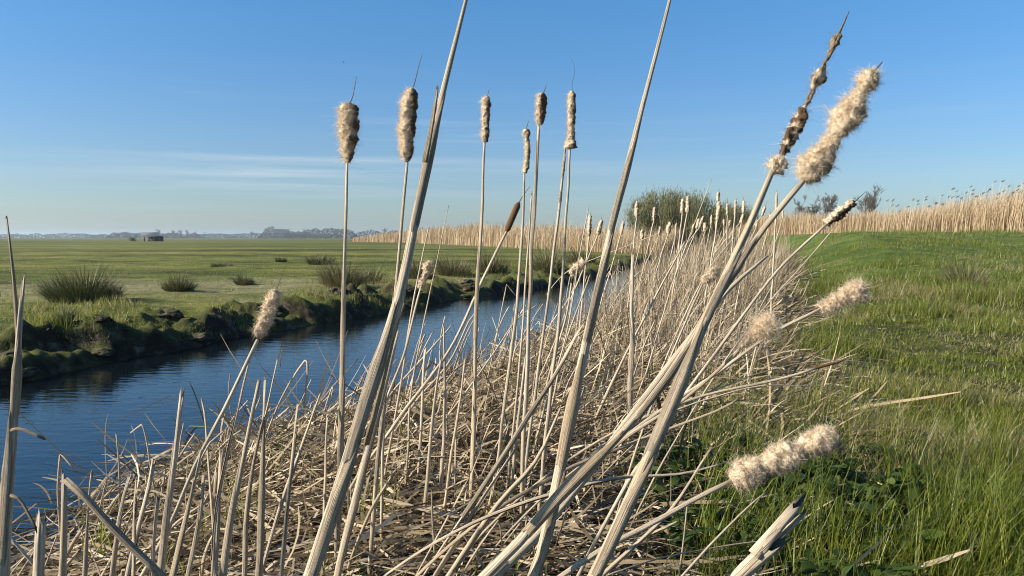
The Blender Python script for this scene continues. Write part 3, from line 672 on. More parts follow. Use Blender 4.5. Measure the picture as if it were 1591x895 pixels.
# ------------------------------------------------------------------ bare thick stalks with no head in view
def bare(label, stem, dep, w0, w1, sheaths=(), ns=16, group='bare cattail stalks', extra=(), cat='dead stalk', name='dead_stalk', jag=True, flat=1.):
    d0, d1 = dep; m = len(stem)
    dd = [d0+(d1-d0)*k/(m-1) for k in range(m)]
    pts = [P(x, y, d) for (x, y), d in zip(stem, dd)]
    wl = np.interp(np.arange(m), [0, m-1], [w0, w1]) if np.isscalar(w0) and np.isscalar(w1) else w0
    rads = [.63*w*d/(2*F) for w, d in zip(wl, dd)]
    pts, rads = extend_to_ground(pts, rads)
    if not sheaths and not extra:
        o, C, rad = stalk_mesh(name, pts, rads, None, ns=ns, origin=pts[0], jag=jag, flat=flat); tag(o, label, cat, group); return o, C, rad
    e = empty(name, pts[0]); o, C, rad = stalk_mesh('stalk', pts, rads, e, ns=ns, jag=jag, flat=flat)
    for s in sheaths: sheath_mesh(C, rad, s[0], s[1], e, *s[2:])
    for nm, st, dq, wa, wb in extra:
        q = [P(x, y, dq) for x, y in st]; stalk_mesh(nm, q, list(np.interp(np.arange(len(q)), [0, len(q)-1], [wa*dq/(2*F), wb*dq/(2*F)])), e, mat=STALK if nm == 'split_end' else SHEATH, ns=6, brownbase=False, flat=.45 if nm == 'torn_leaf' else 1)
    tag(e, label, cat, group); return e, C, rad
bare('thickest pale stalk, leaning right from bottom left of centre out of the top', [(470,925),(530,745),(590,560),(640,372),(684,165),(728,-15),(745,-90)], (.86,.95), [35,31,27,21,15,9,7], 0,
     ((345,160,2.5,3.3,.5),(700,480,1.3,3.2,.4),(900,690,2.6,3.2,.5),(300,175,.3,2.4,.4)), extra=[('torn_leaf', [(662,250),(672,190),(679,140)], .90, 11, 5), ('torn_leaf', [(566,690),(592,600),(612,520),(628,470)], .93, 16, 8)])
bare('tall stalk with a dark sheath near the top, just right of centre', [(812,930),(840,860),(878,690),(905,560),(944,372),(990,200),(1043,-8),(1060,-90)], (1.0,1.05), [27,27,25,22,17,13,8,6], 0,
     ((350,196,2.4,3.4,.35),(520,370,2.3,3.2,.5),(720,560,1.2,3.4,.5),(880,740,2.6,3.,.7)))
bare('third thick slanting stalk under the crossing pair at right', [(700,960),(800,870),(862,800),(940,700),(1020,595),(1120,464),(1190,400)], (1.15,1.5), [22,22,21,19,17,12,6], 0, ((.3,.5,1.,3.,.5),))
bare('upright dead stalk with a dark thin spire, at the left edge of the photo', [(2,930),(10,800),(20,650),(28,530),(36,436)], (.95,.95), [30,26,19,13,8], 0,
     ((860,650,1.,3.2,.6),(640,530,2.2,2.6,.3)), extra=[('spire', [(30,560),(26,480),(22,430),(11,342)], .96, 9, 3), ('torn_leaf', [(18,667),(34,666),(66,680)], .92, 10, 6), ('torn_leaf', [(16,770),(32,778),(54,818)], .93, 6, 5)])
bare('split pale stalk end sticking up at the bottom edge, lower right', [(1085,965),(1140,900),(1172,868),(1190,850)], (.9,.86), [36,38,42,40], 0, (), extra=[('split_end', [(1168,866),(1196,832),(1226,795)], .86, 22, 17), ('split_end', [(1184,866),(1212,836),(1243,806)], .868, 16, 8)])
bare('snapped stalk at bottom left folded over towards the lower right', [(96,930),(98,860),(99,800),(100,742)], (1.25,1.25), [17,16,15,12], 0, (), 10, extra=[('folded_top', [(99,744),(112,752),(160,800),(215,858),(262,905)], 1.2, 11, 13)])
bare('tall broken stub with a split top at left, rising over the water', [(246,920),(258,820),(270,720),(283,613)], (1.5,1.55), 17, 11, ((.3,.85,.3,3.,.5),), 10)
bare('grey stick standing alone in the middle of the far reeds', [(980,620),(982,540),(981,470),(984,396)], (3.2,3.2), 13, 7, ((.3,.7,.3,3.,.5),), 10)
bare('stout split stub at the very bottom left beside the folded stalk', [(60,930),(62,880),(66,812)], (1.2,1.2), 26, 22, (), 12)
STUB = [  # photo points base..tip, depth, widths, wording
 ([(345,920),(362,800),(402,598)],1.45,19,10,'stout pale stub, left one of the tall pair at lower left'),
 ([(378,905),(392,740),(431,560)],1.6,12,6,'slim pale stub leaning right with the highest tip at left'),
 ([(402,880),(408,740),(411,594)],1.6,15,9,'upright pale stub just right of the tall left pair'),
 ([(436,900),(446,780),(462,630)],1.6,13,8,'upright stub left of the leftmost tall cattail'),
 ([(452,740),(470,690),(497,615)],2.1,9,6,'slanting stub tip over the water beside the leftmost tall cattail'),
 ([(505,740),(506,700),(509,650)],2.2,8,5,'short thin stub at the foot of the leftmost tall cattail'),
 ([(330,880),(338,780),(378,598),(392,545)],1.8,9,4,'very thin leaning stem left of the drooping head'),
 ([(300,760),(318,700),(345,672)],1.9,7,5,'little crooked stub under the drooping cattail'),
 ([(322,690),(319,650),(314,622)],2.,7,5,'short leafy tip poking above the water under the drooping cattail'),
 ([(130,905),(135,820),(142,738)],1.55,9,7,'thin brown stub right of the folded stalk'),
 ([(172,905),(185,800),(200,742)],1.6,10,9,'brown ragged stub right of the folded stalk'),
 ([(205,905),(208,810),(211,750)],1.6,9,8,'straight brown stub between two ragged ones at lower left'),
 ([(206,860),(222,790),(238,725)],1.8,11,12,'ragged brown stub with a papery white tip at lower left'),
 ([(238,900),(240,830),(246,775)],1.4,12,11,'short fat stub in front of the tall split one'),
 ([(290,905),(312,800),(316,740)],1.5,11,9,'dull brown stub behind the tall split one'),
 ([(268,905),(292,800),(312,705)],1.4,12,8,'pale leaning stub right of the tall split one'),
 ([(340,760),(342,725),(343,705)],2.,10,11,'dark brown rotten stub by the water at left'),
 ([(595,720),(598,600),(600,520)],2.4,8,4,'thin stem behind the thickest stalk'),
 ([(545,800),(570,700),(605,570),(618,520)],1.5,19,7,'second stout stalk hugging the thickest one on its right'),
 ([(634,700),(640,600),(665,470),(697,320)],2.8,6,2,'hair-thin stem rising to a needle tip right of the thickest stalk'),
 ([(605,700),(626,580),(640,480),(665,356)],2.8,7,4,'thin stem ending near the horizon right of the thickest stalk'),
 ([(655,640),(658,590),(660,545)],2.9,8,7,'short upright stub behind the small pale head'),
 ([(688,700),(692,600),(690,510)],2.7,10,6,'straight stub in the gap right of the thickest stalk'),
 ([(652,905),(720,800),(850,600),(905,505)],1.9,17,8,'long slanting pale stalk from bottom centre up right'),
 ([(690,905),(760,800),(830,720),(868,640)],1.7,15,7,'stout slanting stalk left of the tall centre stalk base'),
 ([(690,870),(740,790),(800,700)],1.9,12,8,'pale slanting stalk beside the other stout slanting one'),
 ([(792,720),(808,560),(818,420),(826,300)],2.7,7,4,'thin stem in the tight bunch under the topmost centre head'),
 ([(800,700),(820,520),(824,400)],2.6,8,5,'second stem in the tight bunch under the topmost centre head'),
 ([(845,640),(880,520),(900,400),(915,320)],3.,6,2,'thin bare stem ending just right of the slim centre heads'),
 ([(860,620),(880,530),(916,430)],3.2,6,4,'bare stem before the water right of centre'),
 ([(700,640),(760,560),(800,500),(840,470)],3.,5,3,'thin stem leaning far right across the water'),
 ([(650,620),(700,560),(728,500),(745,480)],3.2,6,4,'slanting thin stem over the water gap'),
 ([(618,600),(690,520),(700,505)],3.3,6,3,'thin crossing stem before the far bank water'),
 ([(960,700),(1010,560),(1045,440),(1105,280)],4.,6,2,'long needle stem crossing the willow bush'),
 ([(930,640),(975,545),(1020,458),(1064,376)],3.4,8,5,'slanting stem with dark sheath before the far reeds'),
 ([(1000,640),(1060,500),(1100,420),(1140,370)],4.2,5,2,'slanting stem left of the crossing pair'),
 ([(1040,700),(1100,600),(1170,500),(1240,420),(1300,350)],2.3,5,3,'long thin stem leaning to the knobbly head at right'),
 ([(900,720),(1000,680),(1110,640),(1150,618)],1.9,9,5,'stalk lying low to the right across the litter'),
 ([(960,870),(1040,795),(1105,695)],1.6,11,5,'grey stick slanting right under the thick crossing stalks'),
 ([(880,760),(960,742),(1060,735),(1130,718)],1.7,9,4,'flat lying stalk pointing at the creamy head'),
 ([(1050,905),(1100,850),(1160,790),(1195,762)],1.5,8,4,'curved straw at bottom right beside the split stalk end'),
 ([(1060,860),(1150,845),(1210,838)],1.7,4,3,'thin pale straw lying flat at bottom right'),
 ([(1180,580),(1240,565),(1310,560),(1380,568)],2.6,3,2,'very thin grass straw over the field at right'),
 ([(1100,620),(1180,600),(1260,600)],2.2,5,2,'thin straw reaching over the grass right of the crossing stalks'),
 ([(735,650),(737,590),(738,545)],2.8,9,8,'short stub by the lone centre stalk'),
 ([(700,720),(712,640),(722,560)],2.5,8,5,'pale stub between thickest stalk and lone centre stalk'),
 ([(668,700),(676,620),(686,560)],2.5,9,6,'leaning stub right of the water gap'),
]
for q_, (st, d, a, b, lab) in enumerate(STUB):
    bare(lab, st, (d, d*1.04), a*.95, b*.86, ((.25+.05*(q_ % 5), .8+.04*(q_ % 4), .3+q_*.9, 3.1, .7+.1*(q_ % 4)),) if a > 8 and d < 2.3 else (), 10 if a > 8 else 6, flat=[1, .45, .7, .35][q_ % 4] if a > 8 else 1)
# ------------------------------------------------------------------ many more dry stalks, each a thing
MARK = [(60,'the left edge stalk'),(120,'the folded stalk'),(275,'the tall split stub'),(400,'the drooping cattail'),(530,'the leftmost tall cattail'),(600,'the thickest stalk'),(742,'the lone centre cattail'),(820,'the centre cattail bunch'),(900,'the dark-sheathed tall stalk'),(983,'the grey far stick'),(1060,'the crossing stalks'),(1120,'the crossing heads pair'),(1200,'the reed edge')]
def many_stalks():
    L_ = []
    tries = 0
    while len(L_) < 215 and tries < 9000:
        tries += 1
        y = 1.7*(13/1.7)**random.random()
        lo, hi = float(Rr(y))-.06, float(Gg(y))-.1
        edge = random.random() < .4
        x = lo+abs(random.gauss(0, .28))*min(1, y/4+.3) if edge else random.uniform(lo, hi)
        if x > hi: continue
        if y < 3.4 and x > 0 and random.random() < .75: continue
        g = (x-lo)/(hi-lo)
        h = (random.uniform(.18, .42) if y < 3.2 else random.uniform(.25, .62) if y < 6 else random.uniform(.4, .85))
        if random.random() < .12 and y > 4: h *= 1.35
        lean = max(-.5, min(1.25, random.gauss(.3, .3)))
        if random.random() < .2 and y > 2.6: lean = random.uniform(.7, 1.15)
        az = RIGHT+random.gauss(0, .6)
        w = random.uniform(.0022, .0047)*(1.15 if y < 3 else 1)*(1+.04*y); flat = random.choice([1, 1, .5, .3]); w *= 1 if flat == 1 else 1.35
        b = np.array([x, y, Hs(x, y)-.01]); dirv = np.array([math.sin(az)*math.sin(lean), math.cos(az)*math.sin(lean), math.cos(lean)])
        ben = np.array([random.gauss(.04, .05), random.gauss(0, .04), -abs(random.gauss(0, .03))])*h/.5
        pts = [b, b+dirv*h*.4+ben*.15, b+dirv*h*.75+ben*.5, b+dirv*h+ben]
        if random.random() < (.45 if y < 4 else .25):
            q = np.array([random.uniform(-.06, .12), random.uniform(-.05, .05), -random.uniform(.02, .14)]); pts += [pts[-1]+q*.06, pts[-1]+q]
        px, py, d = proj(pts[-1]); bx, by, _ = proj(b)
        if not (-30 < px < 1610 and 300 < py < 930): continue
        L_.append(dict(flat=flat, pts=pts, w=w, px=px, py=py, d=d, bx=bx, h=h))
    def words(s):
        x = (s['px']+s['bx'])/2; m = min(MARK, key=lambda q: abs(q[0]-x))
        rel = 'behind' if abs(m[0]-x) < 14 else ('right of' if x > m[0] else 'left of')
        sl = (s['px']-s['bx'])/max(20, s['h']*F/s['d']); ln = 'leaning left' if sl < -.12 else 'upright' if sl < .15 else 'leaning right' if sl < .55 else 'nearly lying'
        dist = 'near' if s['d'] < 2.9 else 'mid-distance' if s['d'] < 6.5 else 'far'
        return (dist, ln, rel, m[1])
    cn, sn = {}, {}
    L_.sort(key=lambda s: s['px'])
    for s in L_: s['k'] = words(s); cn[s['k']] = cn.get(s['k'], 0)+1
    for s in L_:
        k = s['k']; sn[k] = sn.get(k, 0)+1
        lab = f'{k[0]} dry straw stalk, {k[1]}, {k[2]} {k[3]}'
        if cn[k] > 1: lab += f', {ORD[min(sn[k], 20)-1]} from left'
        o, C, r = stalk_mesh('dry_stalk', s['pts'], list(np.linspace(s['w'], s['w']*random.uniform(.45, .8), len(s['pts']))), None, ns=8 if s["d"] < 3 else 6, n=14, origin=s['pts'][0], flat=s['flat'])
        tag(o, lab, 'dead stalk', 'dry stalks standing along the ditch')
many_stalks()
# ------------------------------------------------------------------ rush and sedge tufts
def tuft(px, py, wpx, hpx, label, n=900, tint=(0, .75), cat='rush tuft', dry=.12, group='rush tufts on the meadow'):
    p = on_ground(px, py); d = proj(p)[2]; w = wpx*d/F; h = hpx*d/F
    a = rnd(n, 0, 6.28); r = np.sqrt(rnd(n))
    x = p[0]+np.cos(a)*r*w*.36; y = p[1]+np.sin(a)*r*min(w*.36, .5)
    az = np.arctan2(x-p[0], y-p[1])+nrm(n, 0, .4)
    ln = h*rnd(n, .35, 1.15)*(1.1-.2*r)*(.55+.9*vn(x*4/(w+.3)+px, y*5, 5)); lean = .1+.75*r*rnd(n, .3, 1.4)
    V, Q, per = blades(np.stack([x, y, H(x, y)-.01], -1), az, ln, np.full(n, max(.004, .9*d/F)), lean, np.abs(nrm(n, .25, .2)), 3, rnd(n, 0, 6.28), None, .2)
    t = np.where(rnd(n) < dry+.06, rnd(n, .75, 1), rnd(n, *tint))
    c = np.array([p[0], p[1], Hs(p[0], p[1])])
    tag(mk('rush_tuft', V, Q, RUSH, np.repeat(t, per), origin=c), label, cat, group)
tuft(132,466,128,42,'largest dark rush clump on the left meadow', 2600)
tuft(278,452,52,22,'medium rush clump right of the largest one', 900, dry=.3)
tuft(381,442,36,15,'small dark rush clump near the drooping cattail', 500)
tuft(533,447,66,46,'brown-black sedge tussock on the far bank behind the leftmost tall cattail', 1500, (.3,.95), dry=.35)
tuft(497,411,46,14,'flat rush patch farther out beyond the sedge tussock', 600)
tuft(437,407,20,8,'tiny dark rush spot beyond the drooping cattail head', 250)
tuft(345,414,44,7,'long low dark rush streak far out on the meadow', 400)
tuft(575,440,36,26,'greenish sedge tussock just left of the thickest stalk', 500, dry=.25)
tuft(650,432,60,30,'sedge tussock under the small pale head on the far bank', 900, (.2,.9), dry=.4)
tuft(705,428,60,32,'brownish tussock right of the thickest stalk on the far bank', 900, (.2,.9), dry=.45)
tuft(765,424,56,34,'brownish tussock behind the lone centre cattail', 900, (.2,.9), dry=.5)
tuft(850,418,60,34,'dark tussock behind the centre cattail bunch', 900, (.2,.8), dry=.4)
tuft(905,410,50,30,'dark tussock at the bend of the ditch', 700, (.2,.8), dry=.4)
tuft(96,500,40,24,'small green clump below the largest rush clump', 500, (.3,.7), dry=.05)
tuft(1502,446,66,36,'brown rush clump alone on the right-hand grass', 1100, (.1,.8), dry=.5, group='rush tufts on the right bank')
tuft(1583,500,20,16,'dark little clump cut by the right edge', 200, (0,.4), dry=0, group='rush tufts on the right bank')
# ------------------------------------------------------------------ peat clods on the far bank
def clod(y, off, size, k):
    x = float(L(y))-off; z = Hs(x, y)
    import bmesh
    bm = bmesh.new(); bmesh.ops.create_icosphere(bm, subdivisions=4, radius=1)
    for v in bm.verts:
        q = v.co*1.2+Vector((k*3.1, 0, 0)); n1 = mn.noise(q); n2 = mn.noise(q*2.9); n3 = mn.noise(q*7)
        s = 1+.45*n1+.2*n2+.09*n3; v.co = Vector((v.co.x*s*size, v.co.y*s*size*.8, v.co.z*s*size*.36))
    me = bpy.data.meshes.new('peat_clod'); bm.to_mesh(me); bm.free()
    me.polygons.foreach_set('use_smooth', np.ones(len(me.polygons), bool)); me.materials.append(PEAT)
    o = bpy.data.objects.new('peat_clod', me); COL.objects.link(o); o.location = (x, y, z); o.rotation_euler = (0, 0, k)
    return o
CW = [('dark peat clod at the waterline', .1), ('broad peat clod with mossy top', .45), ('grey peat clod up on the bank', .85)]
ck = 0
for y in np.exp(np.linspace(math.log(5.1), math.log(17), 26)):
    j = ck % 3; off = CW[j][1]+random.uniform(-.1, .15); sz = random.uniform(.06, .15)*(1+.03*y)
    o = clod(float(y), off, sz, ck+1.3); px, py, d = proj(np.array(o.location)); m = ['at the far left', 'left of the drooping cattail', 'near the drooping cattail', 'behind the leftmost tall cattail', 'right of the thickest stalk', 'behind the centre cattails']
    s = m[0] if px < 130 else m[1] if px < 330 else m[2] if px < 470 else m[3] if px < 570 else m[4] if px < 740 else m[5]
    o['_k'] = f'{CW[j][0]} {s}'; o['_x'] = px; ck += 1
cl = sorted([o for o in bpy.data.objects if '_k' in o], key=lambda o: o['_x'])
c1, c2 = {}, {}
for o in cl: c1[o['_k']] = c1.get(o['_k'], 0)+1
for o in cl:
    k = o['_k']; c2[k] = c2.get(k, 0)+1
    tag(o, k+(f', {ORD[c2[k]-1]} from the left' if c1[k] > 1 else ''), 'clod', 'peat clods along the far bank'); del o['_k']; del o['_x']
# ------------------------------------------------------------------ dock plants
def dock(px, py, leaves, label):
    p = on_ground(px, py); e = empty('dock_plant', p)
    for ax, ln, wd, pit, ben in leaves:
        S = 10; V = []; q = np.array(p)+[0, 0, .02]; a = pit
        for k in range(S+1):
            t = k/S; w = wd/2*(math.sin(math.pi*min(1, t*.93+.07))**.6)*(1-.25*t)+.002
            sd = np.array([math.cos(ax), -math.sin(ax), 0]); up = np.array([0, 0, 1.])
            for s, z in ((-1, .18), (-.5, .03), (0, -.06), (.5, .03), (1, .18)):
                wav = .10*math.sin(t*19+s*4)*abs(s)
                V.append(q+sd*s*w+up*w*(z+wav))
            st = ln/S; q = q+np.array([math.sin(ax)*math.cos(a), math.cos(ax)*math.cos(a), math.sin(a)])*st; a -= ben/S
        Q = [[i*5+j, i*5+j+1, i*5+j+6, i*5+j+5] for i in range(S) for j in range(4)]
        o = mk('leaf', V, np.array(Q), DOCK, None, None, None, e, smooth=True)
    tag(e, label, 'dock plant', 'broad-leaved docks in the grass')
DOCK = mat_simple('dock_leaf', (.05, .085, .025), (.15, .18, .06), 45, .5, .5, .003)
dock(1402,822,[(1.7,.13,.055,.35,.9),(-.6,.09,.04,.6,.7),(2.6,.10,.045,.3,.6),(-1.7,.12,.05,.3,.7)],'grey-green dock with broad leaf in the lower right grass')
dock(1335,800,[(-.4,.13,.04,1.25,.6),(.8,.09,.035,.8,.7),(-1.9,.08,.035,.6,.8)],'dock with an upright pointed leaf beside the creamy head')
dock(1585,812,[(-1.5,.13,.05,.5,.8),(-.3,.12,.045,.7,.7),(2,.1,.04,.4,.5)],'dock with wavy leaf at the right edge')
# ------------------------------------------------------------------ golden reed beds
def reed_bed(name, label, poly, n, hgt, width, jit):
    """poly: (x, y) points of the front line; depth of the bed runs away from the camera"""
    poly = np.array(poly, float); seg = np.linalg.norm(np.diff(poly, axis=0), axis=1); cum = np.concatenate([[0], np.cumsum(seg)])
    s = rnd(n)*cum[-1]; x = np.interp(s, cum, poly[:, 0]); y = np.interp(s, cum, poly[:, 1])
    dep = rnd(n)**1.6*jit; x = x+dep*.25; y = y+dep
    hh = np.interp(s, cum, hgt)*(.75+.35*fbm(x*.25, y*.25, 7))*np.where(rnd(n) < .12, rnd(n, 1.05, 1.28), rnd(n, .6, 1.12))*(.9+.25*(vn(x*.9, y*.9, 8)))
    w = width*np.interp(s, cum, np.linalg.norm(poly, axis=1))/40
    V, Q, per = blades(np.stack([x, y, H(x, y)], -1), RIGHT+nrm(n, 0, .9), hh, w*rnd(n, .5, 1.3), np.abs(nrm(n, .08, .1)), np.abs(nrm(n, .18, .2)), 3, rnd(n, 0, 6.28), None, .25, 3)
    tag(mk(name, V, Q, REED, np.repeat(np.clip(nrm(n, .55, .22), 0, 1), per)), label, 'reeds', kind='stuff')
reed_bed('reed_bed', 'golden reed bed beyond the green dyke at right', [(10,90),(16,72),(21,58),(24,46),(27,39),(34,37)], 42000, [1.7,1.6,1.45,1.45,2.5,3.0], .024, 12)
reed_bed('distant_reeds', 'low golden reed fringe behind the water and meadow', [(-31,150),(-16,120),(-6,85),(1,60),(5,44),(8,42),(13,62),(16,88)], 42000, [.8,1.9,2.1,1.8,1.5,1.5,1.8,2.1], .026, 12)
# tall plumed reeds along its top
def plumed(k):
    px = 1365+226*((k+random.random()*1.6)/44)**.85; d = np.interp(px, [1365,1480,1591], [52,45,41])
    top = np.interp(px, [1365,1420,1480,1540,1591], [322,312,304,293,281])+random.choice([-7, -2, 3, 8, 14])+random.uniform(-4, 5)
    tp = P(px, top, d); x, y = tp[0]-.25, tp[1]; b = np.array([x, y, Hs(x, y)])
    e = empty('plumed_reed', b); wd = .02
    stalk_mesh('stem', [b, b*.45+tp*.55-[.06, 0, 0], tp], [wd/2, wd/2, wd/3], e, ns=4, n=7, jag=False, brownbase=False)
    n = 46; t = rnd(n); tp = tp-np.array([.0, 0, random.uniform(0, .12)]); B = tp+np.stack([t*.16, rnd(n, -.03, .03), -.02-t*.0+.10*t], -1)*1.0
    V, Q, per = blades(B, RIGHT+nrm(n, 0, .5), rnd(n, .08, .2)*(1.1-t*.6)*random.uniform(.6, 1.25), rnd(n, .02, .035), nrm(n, 1.1, .3), nrm(n, .5, .3), 2, rnd(n, 0, 6.28), None, .3)
    mk('plume', V, Q, PLUME, np.repeat(rnd(n), per), parent=e)
    return e, px
PW = ['at the thin left end of the golden bed', 'over the middle of the golden bed', 'over the tall right part of the golden bed', 'by the right edge of the photo']
pc = {}
for k in range(44):
    e, px = plumed(k); z = 0 if px < 1415 else 1 if px < 1480 else 2 if px < 1550 else 3
    pc[z] = pc.get(z, 0)+1
    tag(e, f'dark plumed reed {PW[z]}, {ORD[min(pc[z], 20)-1]} from left', 'reed', 'plumed reeds above the golden bed')
# ------------------------------------------------------------------ trees
def bare_tree(px, base_y, top_y, wpx, d, label, group, seed=0, nb=60, lv=3):
    random.seed(seed)
    x = (px-CX)/F*d; h = (HY-top_y)*d/F+CAMZ; y = d; g = Hs(x, y); h -= g
    e = empty('bare_tree', (x, y, g)); w = wpx*d/F
    trunk = [tube(smooth_path([(x, y, g-.1), (x+.02*h, y, g+h*.3), (x+.01*h, y, g+h*.6)], 6), np.linspace(.035, .014, 6)*h, 7)]
    tw = []
    def br(p, dirv, ln, r, l):
        n = 4; q = [np.array(p)]
        for k in range(n):
            dirv = dirv+np.array([random.gauss(0, .16), random.gauss(0, .16), random.gauss(.07, .06)]); dirv /= np.linalg.norm(dirv); q.append(q[-1]+dirv*ln/n)
        (trunk if l == 0 else tw).append(tube(np.array(q), np.linspace(r, r*.45, n+1), 4 if l else 5))
        if l < lv:
            for k in range(4 if l < 2 else 5):
                j = random.choice([2, 3, 4]); dv = dirv+np.array([random.gauss(0, .55), random.gauss(0, .55), random.gauss(.1, .3)]); dv /= np.linalg.norm(dv)
                br(q[j], dv, ln*random.uniform(.5, .72), max(r*.5, .25*d/F), l+1)
    for k in range(9):
        a = k*2.4+random.random(); hz = g+h*random.uniform(.22, .6); o = random.uniform(.5, 1.1)
        dv = np.array([math.cos(a)*o*w/h*.9, math.sin(a)*o*.6, .75]); dv /= np.linalg.norm(dv)
        br((x+.015*h, y, hz), dv, h*random.uniform(.26, .36), .012*h, 0)
    V, Q, T, l, t = cat_tubes(trunk); mk('trunk', V, Q, TWIG, np.full(len(V), .2), l, T, e)
    V, Q, T, l, t = cat_tubes(tw); mk('crown', V, Q, TWIG, np.full(len(V), .8), l, T, e)
    tag(e, label, 'tree', group)
BT = 'bare trees beyond the reeds'
bare_tree(1347,335,296,40,120,'taller bare tree behind the knobbly cattail head', BT, 3)
bare_tree(1250,335,313,36,125,'bushy bare tree left of the knobbly cattail head', BT, 4)
bare_tree(1280,335,311,34,125,'second bushy bare tree, middle of the three', BT, 5)
def willow(px0, px1, top_y, d, label, seed, n=34000):
    random.seed(seed); r_ = np.random.default_rng(seed)
    xc = ((px0+px1)/2-CX)/F*d; w = (px1-px0)*d/F/2; g = Hs(xc, d); h = ((HY-top_y)*d/F+CAMZ-g)*.88
    e = empty('willow_bush', (xc, d, g))
    st = []; tips = []
    for k in range(130):
        a = random.random()*6.28; u = math.sqrt(random.random()); s = random.uniform(.88, 1.02)
        zz = h*math.sqrt(max(.05, 1-(u*.97)**3.2))*s
        tip = np.array([xc+math.cos(a)*u*w, d+math.sin(a)*u*w*.8, g+zz]); b = np.array([xc+math.cos(a)*u*w*.6, d+math.sin(a)*u*w*.3, g])
        m = (b+tip)/2+np.array([math.cos(a)*u*w*.08, 0, 0]); c = smooth_path([b, m, tip], 6); st.append(tube(c, np.linspace(.05, .02, 6), 4)); tips.append(c)
    V, Q, T, l, t = cat_tubes(st); mk('trunk', V, Q, TWIG, np.full(len(V), .4), l, T, e)
    C = np.array(tips); i = r_.integers(0, 130, n); f = r_.uniform(.15, 1.08, n); k = np.clip((f*5).astype(int), 0, 4); q = (f*5-k)[:, None]
    B = C[i, k]*(1-q)+C[i, k+1]*q+r_.normal(0, .22, (n, 3)); B[:, 2] = np.maximum(B[:, 2], g)
    V, Q, per = blades(B, r_.uniform(0, 6.28, n), r_.uniform(.12, .34, n), r_.uniform(.022, .045, n), r_.uniform(0, .4, n), r_.uniform(0, .4, n), 2, r_.uniform(0, 6.28, n), None, .3)
    mk('crown', V, Q, WILLOW, np.repeat(np.clip(r_.normal(.5, .25, n), 0, 1), per), parent=e)
    tag(e, label, 'willow', 'willow bushes beyond the ditch')
willow(962,1128,293,62,'wide domed grey-green willow bush on the skyline right of centre', 21)
willow(1090,1182,316,75,'lower willow bush joined to the right side of the domed one', 22, 18000)
# far skyline
FT = [(42,363,9,900,'tiny bare tree, leftmost on the skyline'),(57,366,6,900,'very small tree beside the leftmost skyline tree'),(184,360,7,800,'small thin tree left of the farm roof on the skyline'),(198,359,8,800,'small round tree just left of the farm roof'),(247,354,13,750,'round bare tree right above the farm roof'),
 (270,358,9,750,'first small tree right of the farm'),(281,356,9,750,'second small tree right of the farm'),(292,357,8,750,'third small tree right of the farm'),(304,359,6,800,'lone thin skyline tree past the farm trees'),(318,360,6,800,'last thin skyline tree past the farm trees'),(392,358,8,850,'lone skyline tree right of the drooping cattail stem'),
 (447,355,9,700,'skyline tree over the left part of the far wood'),(475,354,10,700,'skyline tree over the middle of the far wood'),(521,356,8,700,'skyline tree just left of the leftmost tall cattail stalk'),(598,353,9,700,'skyline tree just left of the thickest stalk'),(655,352,9,700,'skyline tree just right of the thickest stalk')]
for k, (px, ty, w, d, lab) in enumerate(FT): bare_tree(px, 370, ty, w, d, lab, 'small trees on the skyline', 50+k, lv=1)
random.seed(99)
def far_wood(px0, px1, h0, h1, d, name, label, n, dens=1.):
    px = rnd(n, px0, px1); hh = h0+(h1-h0)*fbm(px*.07, px*0+d, 3, 4)*1.3
    edge = np.minimum(px-px0, px1-px)/12.; hh = hh*np.clip(edge, .25, 1)
    y = d+rnd(n, 0, 30); x = (px-CX)/F*y; z = CAMZ*.2+rnd(n)*(hh*d/F)
    s = .7*d/F*1.1
    V, Q, per = blades(np.stack([x, y, z-.3], -1), rnd(n, 0, 6.28), np.full(n, s*1.6), np.full(n, s*1.6), rnd(n, 0, 1), rnd(n, 0, 1), 1, rnd(n, 0, 6.28), None, .6)
    tag(mk(name, V, Q, WOOD, np.repeat(rnd(n), per)), label, 'wood', kind='stuff')
far_wood(-20, 320, 3, 8, 900, 'far_shrubs', 'thin pale line of trees and shrubs on the left horizon', 6000)
far_wood(165, 290, 5, 10, 780, 'farm_shrubs', 'darker trees and shrubs round the distant farm', 3000)
far_wood(285, 540, 5, 8, 850, 'far_hedges', 'blue-grey hedge line right of the distant farm', 5000)
far_wood(402, 560, 6, 18, 640, 'far_woodland', 'low purple-brown wood on the horizon left of centre', 6500)
far_wood(545, 690, 6, 15, 650, 'far_thicket', 'dark wood behind the golden reeds at centre left', 4000)
def box_part(name, c, s, mat, parent, taper=0.):
    x, y, z = c; a, b, h = s[0]/2, s[1]/2, s[2]
    V = [(x-a, y-b, z), (x+a, y-b, z), (x+a, y+b, z), (x-a, y+b, z)]
    t = 1-taper
    V += [(x-a*t, y-b*t*(0.05 if taper else 1), z+h), (x+a*t, y-b*t*(0.05 if taper else 1), z+h), (x+a*t, y+b*t*(0.05 if taper else 1), z+h), (x-a*t, y+b*t*(0.05 if taper else 1), z+h)]
    Q = [[3, 2, 1, 0], [4, 5, 6, 7], [0, 1, 5, 4], [1, 2, 6, 5], [2, 3, 7, 6], [3, 0, 4, 7]]
    return mk(name, V, np.array(Q), mat, parent=parent)
